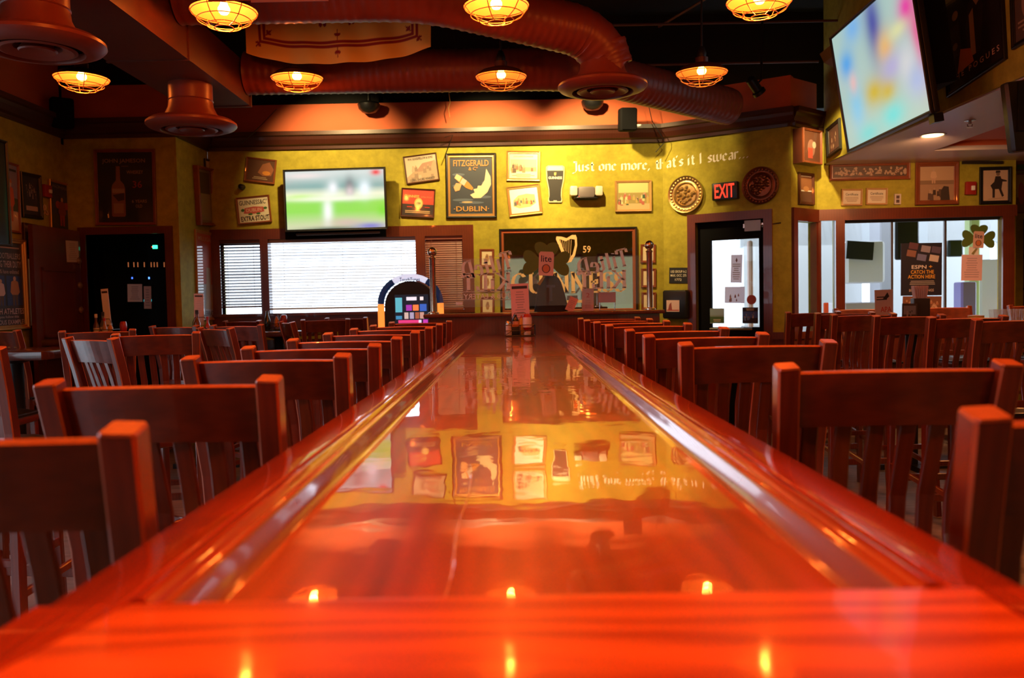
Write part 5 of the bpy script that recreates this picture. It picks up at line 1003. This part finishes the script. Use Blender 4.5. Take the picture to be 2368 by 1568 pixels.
# partly seen televisions
u, z, w_, h_, r = quad_on(PL, [(-75, 300), (13, 335), (1, 556), (-75, 575)], .12)
televison('television edge at the left frame border above the navy poster', PL.mat(u, z, .12, .0), w_, h_, [(.45, -.2, .06, .3, (.0, .02, .008))], lambda x, y: (.0, .001, .001), .4)
t = thing('television', 'black underside corner of a television at the right frame edge', 'television', (0, 0, 0)); a = atY(2325, 330, 5.0)
MB().rbox((a.x + .36, 5.0, a.z + .18), (.72, .07, .40), .015, M_BLACK, Matrix.Rotation(-.12, 3, 'Y')).build('housing', t); MB().bb((a.x + .3, 5.02, a.z + .3), (a.x + .42, 5.1, 2.72), M_IRON).build('mount', t)
MB().bb((a.x + .05, 4.955, a.z + .06), (a.x + .66, 4.963, a.z + .33), mat((.01, .015, .02), .15)).build('screen', t)
# ================================================================== JUKEBOX
Yj = 8.62; jc = atY(951, 700, Yj); t = thing('jukebox', 'arched touchscreen jukebox with glowing orange side tubes', 'jukebox', (jc.x, Yj, 0))
X0, ZT, ZB, ZS = .335, 1.645, 1.05, 1.36
outer = [(-X0, ZB), (-X0, ZS)] + [(-X0 * math.cos(a), ZS + (ZT - ZS) * math.sin(a)) for a in [PI * i / 16 for i in range(1, 16)]] + [(X0, ZS), (X0, ZB)]
inner = [(x * .76, ZB + (z - ZB) * .86) for x, z in outer]
MB().prism([(x, z) for x, z in inner], -.06, .14, M_BLACK, 'Y').build('body', t)
cab = MB(); cab.bb((-.26, -.05, 0), (.26, .14, ZB), M_BLACK); cab.build('pedestal', t)
def seg(i0, i1, m, name):
    mb = MB(); pts = [((outer[i][0] + inner[i][0]) / 2, -.05, (outer[i][1] + inner[i][1]) / 2) for i in range(i0, i1 + 1)]
    mb.sweep(pts, .075, .06, (0, 1, 0), m, .3)
    # width lies in the arch plane
    mb.build(name, t)
ORG = mat((1, .26, .04), .4, emit=1.3); BLU = mat((.01, .04, .14), .3, emit=.25); WHT = mat((.72, .76, .95), .4, emit=.85)
seg(0, 1, ORG, 'side_tube'); seg(1, 6, BLU, 'arch_tube'); seg(6, 12, WHT, 'arch_marquee'); seg(12, 17, BLU, 'arch_tube'); seg(17, 18, ORG, 'side_tube')
mb = MB(); art(mb, .2, .04, 0, [('t', 'TouchTunes', 0, 0, 1, 1, mat((.1, .14, .5), .5))]); mb.build('lettering', t, Matrix.Translation((0, -.09, 1.575)) @ Matrix.Rotation(PI / 2, 4, 'X'))
a0, a1 = atY(912, 682, Yj - .08), atY(992, 748, Yj - .08); w_, h_ = a1.x - a0.x, a0.z - a1.z; mb = MB()
SC = lambda c, e=1.0: mat(c, .4, emit=e)
mb.bb((-w_ / 2, -h_ / 2, 0), (w_ / 2, h_ / 2, .006), SC((.012, .02, .035), .6))
its = [('r', -.38, .15, .2, .5, SC((.10, .45, .55))), ('r', 0, .36, .3, .12, SC((.85, .8, .9))), ('r', .3, .36, .1, .12, SC((.9, .8, .8))), ('r', -.08, .05, .17, .2, SC((.35, .04, .40))), ('r', .12, .05, .17, .2, SC((.9, .22, .06))), ('r', .34, .05, .2, .24, SC((.04, .12, .5))),
       ('r', -.16, -.22, .12, .22, SC((.6, .45, .4))), ('r', .0, -.22, .12, .22, SC((.4, .35, .5))), ('r', .16, -.22, .12, .22, SC((.35, .1, .05))), ('r', .3, -.22, .12, .22, SC((.55, .3, .25))), ('r', -.1, -.42, .6, .1, SC((.75, .05, .22))), ('r', .24, -.42, .08, .1, SC((.8, .7, .9))), ('r', .4, -.42, .14, .12, SC((.55, .05, .45))), ('r', -.38, -.28, .18, .12, SC((.05, .25, .45)))]
art(mb, w_, h_, .006, its); mb.build('touch_screen', t, Matrix.Translation(((a0.x + a1.x) / 2 - jc.x, -.07, (a0.z + a1.z) / 2)) @ Matrix.Rotation(PI / 2, 4, 'X'))
# ================================================================== THINGS ON THE HALF WALL AND THE GLASS SCREEN
LZ = 1.251
def shamrock(name, label, c, s, pl_m):
    """flat clover board with a can printed in the middle; s = height of the can"""
    t = thing(name, label, 'sign', pl_m, 'shamrock beer signs'); GR = mat((.10, .17, .025), .6); mb = MB()
    def leaf(cx, cy, rot):
        P = []
        for i in range(32):
            a = 2 * PI * i / 32; x = .16 * math.sin(a) ** 3 * 3.1; y = (.13 * math.cos(a) - .05 * math.cos(2 * a) - .02 * math.cos(3 * a)) * 3.0
            P.append(((cx + x * math.cos(rot) - y * math.sin(rot)) * s, (cy + x * math.sin(rot) + y * math.cos(rot)) * s))
        mb.prism(P, 0, .006, GR)
    leaf(-.60, .05, PI / 2); leaf(.60, .05, -PI / 2); leaf(0, .55, 0); mb.build('clover', t)
    MB().prism([(-.12 * s, -.5 * s), (-.02 * s, -.5 * s), (-.22 * s, -.86 * s), (-.34 * s, -.80 * s)], .0, .005, mat((.28, .26, .10), .6)).build('clover_stem', t)
    mb = MB(); mb.prism([(-.28 * s, -.46 * s), (.28 * s, -.46 * s), (.30 * s, -.40 * s), (.30 * s, .42 * s), (.24 * s, .5 * s), (-.24 * s, .5 * s), (-.30 * s, .42 * s), (-.30 * s, -.40 * s)], .006, .009, mat((.74, .46, .40), .5))
    art(mb, s, s, .009, [('t', 'lite', 0, .22, .42, .26, (.02, .02, .06)), ('e', 0, -.18, .34, .36, (.10, .05, .06)), ('e', 0, -.18, .26, .30, (.62, .20, .08))]); mb.build('can_print', t); return t
p = atY(1263, 611, YP - .0); shamrock('shamrock_sign', 'green shamrock beer sign stuck on the glass screen over the table end', p, .2, Matrix.Translation(p) @ Matrix.Rotation(.05, 4, 'Y') @ Matrix.Rotation(PI / 2, 4, 'X'))
# black shirt on a display form
t = thing('display_shirt', 'black tapered shirt display with blue emblem under the shamrock sign', 'shirt', (atY(1274, 700, YP + .07).x, YP + .085, LZ)); mb = MB(); vs = []; fs = []; K = 24
prof = [(.138, 0), (.136, .02), (.130, .06), (.118, .12), (.105, .18), (.090, .235), (.070, .27), (.050, .285), (.034, .292), (.03, .305), (0, .306)]
for r_, z_ in prof:
    for k in range(K): a = 2 * PI * k / K; vs.append((r_ * math.cos(a) * (1 + .03 * math.sin(3 * a + z_ * 20)), r_ * .36 * math.sin(a), z_))
for j in range(len(prof) - 1):
    for k in range(K): q = (k + 1) % K; fs.append((j * K + k, j * K + q, j * K + K + q, j * K + K + k))
mb.add(vs, fs, mat((.012, .012, .014), .8), True); mb.build('shirt_body', t)
mb = MB(); BM = mat((.06, .09, .16), .7); mb.bb((-.035, -.049, .195), (.035, -.043, .215), BM); mb.bb((-.011, -.050, .085), (.011, -.043, .2), BM); mb.build('emblem', t)
def card(name, label, quad, Y, items, base, cat='card', tilt=0, d=.003, leaning=True):
    q = [atY(x, y, Y) for x, y in quad]; c = sum(q, Vector()) / 4; w_ = ((q[1] - q[0]).length + (q[2] - q[3]).length) / 2; h_ = ((q[0] - q[3]).length + (q[1] - q[2]).length) / 2; r = math.atan2(q[1].z - q[0].z, q[1].x - q[0].x)
    mb = MB(); mb.bb((-w_ / 2, -h_ / 2, -d), (w_ / 2, h_ / 2, 0), mat(base, .6)); art(mb, w_, h_, 0, items)
    return tag(mb.build(name, None, Matrix.Translation(c) @ Matrix.Rotation(-r, 4, 'Y') @ Matrix.Rotation(PI / 2 - tilt, 4, 'X')), label, cat)
menu = [('r', 0, .42, .86, .06, INK), ('lines', -.3, .3, -.4, .35, 14, 3, (.5, .3, .28))]
card('menu_card', 'tall pale pink menu card standing in the condiment caddy at the table end', [(1179, 657), (1220, 655), (1228, 765), (1186, 766)], 6.72, menu, (.80, .46, .44), 'menu')
card('table_tent_card', 'pink numbered card on the half wall right of the black shirt', box4(1346, 667, 1373, 719), YP + .08, [('t', '2', 0, .2, .3, .2, (.5, .05, .05)), ('lines', -.3, .3, -.4, 0, 5, 3, (.5, .3, .3))], (.70, .42, .40))
t = thing('easel_card', 'small pinkish card on a wire easel at the right of the half wall', 'card', (atY(1404, 700, YP + .08).x, YP + .08, LZ))
mb = MB(); mb.bb((-.07, -.003, .065), (.07, 0, .148), mat((.60, .38, .42), .6)); art_m = MB(); mb.build('card', t)
mb = MB()
for s in (-1, 1): mb.tube([(s * .06, -.006, 0), (s * .065, .006, .15)], .003, M_STEEL, 6); mb.tube([(s * .06, -.006, 0), (s * .062, -.03, .06), (s * .062, -.006, .07)], .0025, M_STEEL, 6)
mb.tube([(-.065, .006, .1), (.065, .006, .1)], .003, M_STEEL, 6); mb.build('easel', t)
card('folded_leaflet', 'curled pink leaflet leaning beside the black shirt', [(1308, 686), (1322, 692), (1341, 718), (1317, 719)], YP + .02, [('lines', -.3, .3, -.3, .3, 5, 2, (.5, .25, .2))], (.72, .30, .22), 'leaflet')
card('paper_slip', 'small white slip glued low on the glass screen left part', box4(1054, 699, 1070, 705), YP + .02, [], (.75, .8, .85), 'paper')
# ================================================================== CONDIMENTS
M_CLEAR = glass('bottle_glass', (.98, .98, .98), .10, .05); M_KET = mat((.42, .012, .008), .22, 0, .5)  # pale haze mixed into the bottle glass stands in for bright glints
def lobj(name, label, cat, loc, prof, m, parts=(), group=None, rot=None):
    t = thing(name, label, cat, loc, group); MB().lathe(prof, m, n=20, rot=rot).build('bottle_body' if 'bottle' in name else 'body', t)
    for nm, pr, mm in parts: MB().lathe(pr, mm, n=20, rot=rot, cap=False).build(nm, t)
    return t
KP = [(0, 0), (.026, 0), (.028, .01), (.028, .018), (.020, .03), (.032, .06), (.036, .10), (.034, .145), (.026, .165), (0, .17)]
def ketchup(loc, label, s=1.0, wlab=True):
    t = lobj('ketchup_bottle', label, 'ketchup bottle', loc, [(r_ * s, z_ * s) for r_, z_ in KP], M_KET, group='ketchup bottles on the tables')
    MB().lathe([(.0262 * s, .0), (.0285 * s, .012 * s), (.0285 * s, .028 * s), (.021 * s, .031 * s)], mat((.75, .72, .70), .4), n=20, cap=False).build('cap', t)
    if wlab: mb = MB(); mb.lathe([(.0345 * s, .062 * s), (.0372 * s, .10 * s), (.0352 * s, .14 * s)], mat((.78, .66, .62), .5), n=20, cap=False); mb.build('bottle_label', t)
    return t
HP = [(0, 0), (.019, 0), (.021, .004), (.021, .085), (.012, .11), (.009, .12), (.009, .15)]
def sauce(loc, label, col, cap, s=1.0):
    t = lobj('sauce_bottle', label, 'sauce bottle', loc, [(r_ * s, z_ * s) for r_, z_ in HP], mat(col, .15, 0, .6), group='small sauce bottles on the tables')
    MB().lathe([(.0215 * s, .03 * s), (.0215 * s, .07 * s)], mat((.7, .66, .6), .5), n=20, cap=False).build('bottle_label', t); MB().lathe([(.011 * s, .145 * s), (.011 * s, .172 * s), (0, .173 * s)], mat(cap, .4), n=16).build('cap', t); return t
def shaker(loc, label, s=1.0, m=None):
    return lobj('salt_shaker', label, 'shaker', loc, [(0, 0), (.02 * s, 0), (.022 * s, .01 * s), (.017 * s, .065 * s), (.017 * s, .07 * s)], m or mat((.70, .66, .64), .3), [('shaker_lid', [(.0175 * s, .069 * s), (.0175 * s, .08 * s), (.010 * s, .09 * s), (0, .091 * s)], M_STEEL)], 'glass salt shakers')
def caddy(loc, label, w_, d_, h_):
    t = thing('condiment_caddy', label, 'caddy', loc, 'black wire condiment caddies'); mb = MB()
    for z in (.006, h_ * .5, h_): mb.tube([(-w_ / 2, -d_ / 2, z), (w_ / 2, -d_ / 2, z), (w_ / 2, d_ / 2, z), (-w_ / 2, d_ / 2, z)], .003, M_BLACK, 6, closed=True)
    for x in (-w_ / 2, 0, w_ / 2):
        for y in (-d_ / 2, d_ / 2): mb.tube([(x, y, .003), (x, y, h_)], .003, M_BLACK, 6)
    for x in (-w_ / 2, 0):
        mb.tube([(x, -d_ / 2, .01), (x + w_ / 2, -d_ / 2, h_)], .002, M_BLACK, 5)
    mb.build('wire_rack', t); MB().bb((-w_ / 2, -d_ / 2, 0), (w_ / 2, d_ / 2, .004), M_BLACK).build('tray', t)
    MB().tube([(-.06, 0, 0), (-.06, 0, h_ + .05), (-.04, 0, h_ + .09), (.04, 0, h_ + .09), (.06, 0, h_ + .05), (.06, 0, 0)], .003, M_BLACK, 6).build('handle', t); return t
# long table caddy
cz = TZ - .0255; cx = atY(1203, 766, 6.64).x; caddy((cx, 6.62, cz), 'black wire caddy of condiments at the far end of the long table', .225, .15, .085)
ketchup((cx + .055, 6.60, cz + .005), 'ketchup bottle with pale label in the long table caddy', .98)
lobj('mustard_bottle', 'yellow mustard bottle squeezed behind the ketchup in the long table caddy', 'mustard bottle', (cx + .012, 6.655, cz + .005), [(0, 0), (.022, 0), (.024, .01), (.024, .10), (.012, .13), (.005, .145)], mat((.70, .36, .03), .4), [('cap', [(.0125, .128), (.005, .15), (0, .152)], mat((.5, .05, .02), .4))])
shaker((cx - .09, 6.585, cz + .005), 'clear salt shaker at the left of the long table caddy', 1.25)
t = thing('sweetener_holder', 'black sweetener holder with orange packets in the long table caddy', 'sweetener holder', (cx - .035, 6.60, cz + .005)); MB().rbox((0, 0, .035), (.062, .05, .07), .004, M_BLACK).build('holder', t)
MB().bb((-.026, -.018, .06), (.026, .0, .085), mat((.75, .20, .03), .6)).build('packets', t)
lobj('steak_sauce_bottle', 'dark square-shouldered sauce bottle with pink label, centre of the caddy', 'sauce bottle', (cx - .035, 6.65, cz + .005), [(0, 0), (.026, 0), (.027, .11), (.02, .13), (.012, .145), (.012, .16)], mat((.03, .012, .01), .2, 0, .6), [('bottle_label', [(.0275, .07), (.0275, .108)], mat((.72, .42, .36), .5))])
# left tables
bx, by = -3.46, 7.36; caddy((bx, by, TZ), 'black wire caddy on the high table before the open door', .19, .13, .07)
card('menu_card', 'tall white menu card leaning on the left high table caddy', [(232.5, 669), (255, 667), (253, 762), (243, 763)], by + .02, [('r', 0, .42, .8, .05, INK)], (.85, .85, .92), 'menu')
sauce((bx - .065, by - .02, TZ + .005), 'clear bottle with dark sauce at the left end of the door-side caddy', (.10, .03, .02), (.8, .8, .8), 1.15)
sauce((bx - .025, by + .02, TZ + .005), 'tall dark-capped bottle in the door-side caddy', (.12, .14, .16), (.02, .03, .06), 1.25); sauce((bx + .01, by - .03, TZ + .005), 'red-capped bottle with green label in the door-side caddy', (.45, .25, .15), (.5, .02, .02), .95)
shaker((bx + .015, by + .04, TZ + .005), 'white shaker in the door-side caddy', 1.3); lobj('mustard_bottle', 'orange-yellow mustard bottle in the door-side caddy', 'mustard bottle', (bx + .06, by - .03, TZ + .005), [(0, 0), (.018, 0), (.02, .01), (.02, .08), (.01, .10), (.004, .115)], mat((.70, .30, .03), .4), [('cap', [(.0105, .098), (.004, .118)], M_WHITE)])
ketchup((bx + .165, by - .02, TZ), 'dark red ketchup bottle right of the door-side caddy', .82, False)
t = thing('glass_ashtray', 'small glass dish right of the ketchup on the door-side table', 'dish', (bx + .26, by - .12, TZ)); MB().lathe([(0, 0), (.05, 0), (.055, .025), (.05, .028), (.045, .012), (0, .008)], M_CLEAR, n=24).build('dish', t)
bx, by = -2.60, 7.22; caddy((bx, by, TZ), 'black wire caddy on the high table near the mirrored red poster', .15, .12, .07)
card('menu_card', 'pale menu card with black header at the second left table', [(447.5, 679), (470, 679), (472, 752), (450, 752)], by + .02, [('r', 0, .42, .8, .05, INK), ('lines', -.3, .3, -.3, .3, 8, 3, (.6, .55, .6))], (.68, .60, .66), 'menu')
sauce((bx - .01, by - .04, TZ + .005), 'dark sauce bottle in front at the second left table', (.16, .05, .02), (.03, .02, .02), 1.25); sauce((bx + .07, by - .02, TZ), 'thin red sauce bottle right of the second left caddy', (.45, .03, .02), (.4, .02, .02), .95)
bx, by = -2.33, 8.45; caddy((bx, by, TZ), 'black wire caddy on the window table under the wide blind', .16, .12, .07)
lobj('sauce_bottle', 'tall dark sauce bottle standing against the bright blind', 'sauce bottle', (bx - .05, by - .02, TZ + .005), [(0, 0), (.028, 0), (.03, .01), (.03, .10), (.014, .15), (.012, .19), (0, .192)], mat((.012, .014, .012), .15, 0, .6), group=None)
lobj('mustard_bottle', 'orange mustard bottle in the window table caddy', 'mustard bottle', (bx + .035, by, TZ + .03), [(0, 0), (.02, 0), (.022, .01), (.022, .07), (.010, .10), (.004, .11)], mat((.72, .25, .03), .4)); ketchup((bx + .105, by, TZ), 'ketchup bottle at the window table against the blind', .92, False)
# right counter: upturned glasses, menu holder, cards
gx0 = atZ(2297, 744, TZ + .0)
for i in range(7):
    x = atY(2298 + 12.5 * i, 730, 6.35 + .05 * (i % 2)).x; y = 6.35 + .06 * (i % 2)
    t = thing('water_glass', 'small clear glass among those crowded on the right counter', 'glass', (x, y, TZ), 'clear glasses on the right counter')
    MB().lathe([(.0, .004), (.024, .004), (.026, .0), (.034, .11), (.0325, .11), (.0245, .008), (0, .008)], M_CLEAR, n=20).build('glass_body', t)
card('table_tent_card', 'white card with bold red letters on the right counter', [(2023, 671), (2065, 669), (2066, 748), (2024, 749)], 6.95, [('t', 'APA', .1, -.08, .6, .16, (.65, .05, .02)), ('p', [(-.1, .2), (.2, .42), (.3, .3), (.1, .2)], INK), ('lines', -.45, .2, .18, .32, 2, 5, INK)], (.74, .50, .38))
t = thing('menu_holder', 'dark holder stuffed with pink paper menus on the right counter', 'menu holder', (atY(2128, 700, 6.9).x, 6.9, TZ)); MB().rbox((0, 0, .10), (.13, .07, .20), .006, mat((.05, .035, .03), .5)).build('holder', t)
mb = MB()
for k in range(7): mb.box((-.045 + .014 * k, 0, .22), (.010, .05, .16), mat((.72, .48, .40), .7), rot=Matrix.Rotation(.05 * (k - 3), 3, 'Y'))
mb.build('paper_menus', t)
card('photo_card', 'dark photo card left of the menu holder on the right counter', box4(2086, 702, 2121, 752), 6.85, [('r', 0, .2, .8, .4, (.3, .28, .26)), ('crowd', -.3, .3, 0, .3, 6, [(.05, .04, .04), (.5, .4, .35)], 3)], (.10, .07, .06))
t = thing('serving_tray', 'yellow-rimmed tray left of the clear glasses on the right counter', 'tray', (atY(2257, 730, 6.3).x, 6.3, TZ)); MB().lathe([(0, .0), (.10, .0), (.115, .02), (.11, .022), (.098, .006), (0, .006)], mat((.65, .38, .04), .3), n=28).build('dish', t)
MB().lathe([(0, .02), (.05, .02), (.055, .07), (0, .075)], mat((.6, .35, .05), .3), n=20).build('bowl', t)
# ================================================================== THROUGH THE RIGHT WINDOWS
def onw(name, label, cat, q, items, base, off=-.055): return plate(name, label, cat, PC, q, items, base, .002, off)
espn = [('r', 0, 0, 1, 1, (.012, .012, .03))] + [('p', [(x - .12, y - .04), (x + .1, y - .07), (x + .13, y + .05), (x - .09, y + .08)], c_) for x, y, c_ in ((.1, .38, (.30, .28, .40)), (-.25, .3, (.25, .12, .10)), (.0, .22, (.16, .18, .40)), (.3, .2, (.55, .5, .5)), (-.2, .44, (.12, .05, .08)), (.35, .36, (.1, .08, .15)))] + \
    [('t', 'ESPN', -.06, .045, .36, .07, (.75, .72, .75)), ('t', '+', .22, .05, .08, .05, (.75, .40, .05)), ('t', 'CATCH THE', .02, -.05, .56, .07, (.75, .40, .05)), ('t', 'ACTION HERE', 0, -.14, .66, .07, (.75, .40, .05)), ('lines', -.32, .36, -.3, -.21, 3, 5, (.4, .38, .4)), ('t', 'BUFFALO WINGS', 0, -.40, .6, .05, (.6, .5, .5))]
onw('window_poster', 'black sports poster with orange capitals in the middle right window', 'poster', [(2083, 563), (2178, 561), (2178, 683), (2083, 684)], espn, (.012, .012, .03))
onw('brown_notice_board', 'brown patterned board beneath the black sports poster', 'board', box4(2087, 685, 2177, 728), [('crowd', -.45, .45, -.2, .3, 24, [(.45, .2, .12), (.2, .08, .05), (.6, .4, .3)], 15)], (.22, .09, .05))
onw('paper_notice', 'pink paper notice on the right window below the shamrock', 'notice', box4(2223, 589, 2271, 649), [('lines', -.38, .38, -.4, .4, 9, 4, (.5, .35, .42))], (.78, .55, .62))
onw('paper_notice', 'small white notice tucked between shamrock and pink paper', 'notice', box4(2240, 571, 2263, 590), [], (.85, .88, .9), -.053)
u, z = PC.hit(2262, 555, -.05); o = shamrock('shamrock_sign', 'olive shamrock beer sign stuck on the rightmost window', None, .17, PC.mat(u, z, -.05, -.06))
# vestibule furniture outside the glass
def ext(name, label, cat, a, b, Y, D, m):
    p, q = atY(*a, Y), atY(*b, Y); zb = q.z if name in ('outdoor_menu_screen', 'outdoor_screen') else -.05
    if name == 'outdoor_menu_screen': p.z = 3.3
    return tag(MB().rbox(((p.x + q.x) / 2, Y + D / 2, (p.z + zb) / 2), (abs(q.x - p.x), D, abs(p.z - zb)), .02, m).build(name), label, cat)
struct(MB().bb((1.2, 9.5, 3.3), (12, 11.6, 3.42), mat((.45, .43, .44), .8)).build('shading_roof_outside'))  # added roof, out of view, darkening what shows through the glass
mb = MB(); FW = mat((.80, .82, .84), .8)
for a, b in ((3.55, 4.05), (4.2, 5.35), (5.6, 6.15), (6.35, 7.3), (7.5, 10)): mb.bb((a, 13.2, -.05), (b, 13.4, 3.0), FW)
mb.bb((3.5, 13.2, 2.1), (10, 13.42, 3.0), mat((.60, .63, .66), .8)); mb.bb((3.5, 13.18, -.05), (10, 13.2, .9), mat((.62, .62, .64), .8)); struct(mb.build('wall_outside'))
t = thing('outdoor_kiosk', 'pale kiosk with a black screen seen through the left window pane', 'kiosk', (0, 0, 0)); a, b = atY(1950, 560, 10.6), atY(2052, 720, 10.6)
MB().rbox(((a.x + b.x) / 2, 10.9, .62), (b.x - a.x, .6, 1.24), .03, mat((.45, .42, .44), .6)).build('cabinet', t); c_ = atY(2010, 590, 10.6); MB().rbox((c_.x, 10.9, c_.z - .08), (.50, .4, .52), .04, mat((.8, .8, .82), .5)).build('hood', t)
c_ = atY(1996, 578, 10.55); MB().box((c_.x, 10.66, c_.z), (.33, .04, .22), M_BLACK, rot=Matrix.Rotation(.08, 3, 'Y')).build('screen', t)
ext('outdoor_pillar', 'pale pillar outside behind the left window pane', 'pillar', (2036, 500), (2064, 760), 12.5, .4, mat((.42, .42, .46), .8))
ext('outdoor_menu_screen', 'black hanging panel outside above the sports poster', 'panel', (2072, 524), (2127, 600), 9.6, .06, M_BLACK)
ext('outdoor_screen', 'dark green screen outside left of the shamrock sign', 'screen', (2194, 555), (2229, 593), 9.8, .08, mat((.015, .03, .03), .4))
ext('outdoor_post', 'pale green post outside behind the right window', 'post', (2244, 480), (2267, 800), 10.5, .15, mat((.55, .68, .30), .7))
ext('outdoor_bin', 'violet and grey drum outside beneath the pink notice', 'bin', (2224, 652), (2260, 683), 10.0, .2, mat((.22, .18, .50), .4))
ext('outdoor_partition', 'pale grey partition outside at the right window', 'partition', (2268, 600), (2325, 760), 10.8, .1, mat((.60, .55, .60), .8))
ext('outdoor_frame_bar', 'grey doorway frame seen through the narrow angled window', 'frame', (1884, 500), (1894, 760), 9.4, .1, mat((.10, .09, .09), .5))
ext('red_flyer', 'small red flyer outside the narrow angled window', 'flyer', (1905, 700), (1917, 718), 9.3, .02, mat((.5, .06, .03), .6))
ext('outdoor_column', 'thin pinkish column outside the glass door', 'column', (1732, 556), (1743, 700), 9.6, .1, mat((.5, .34, .3), .7))
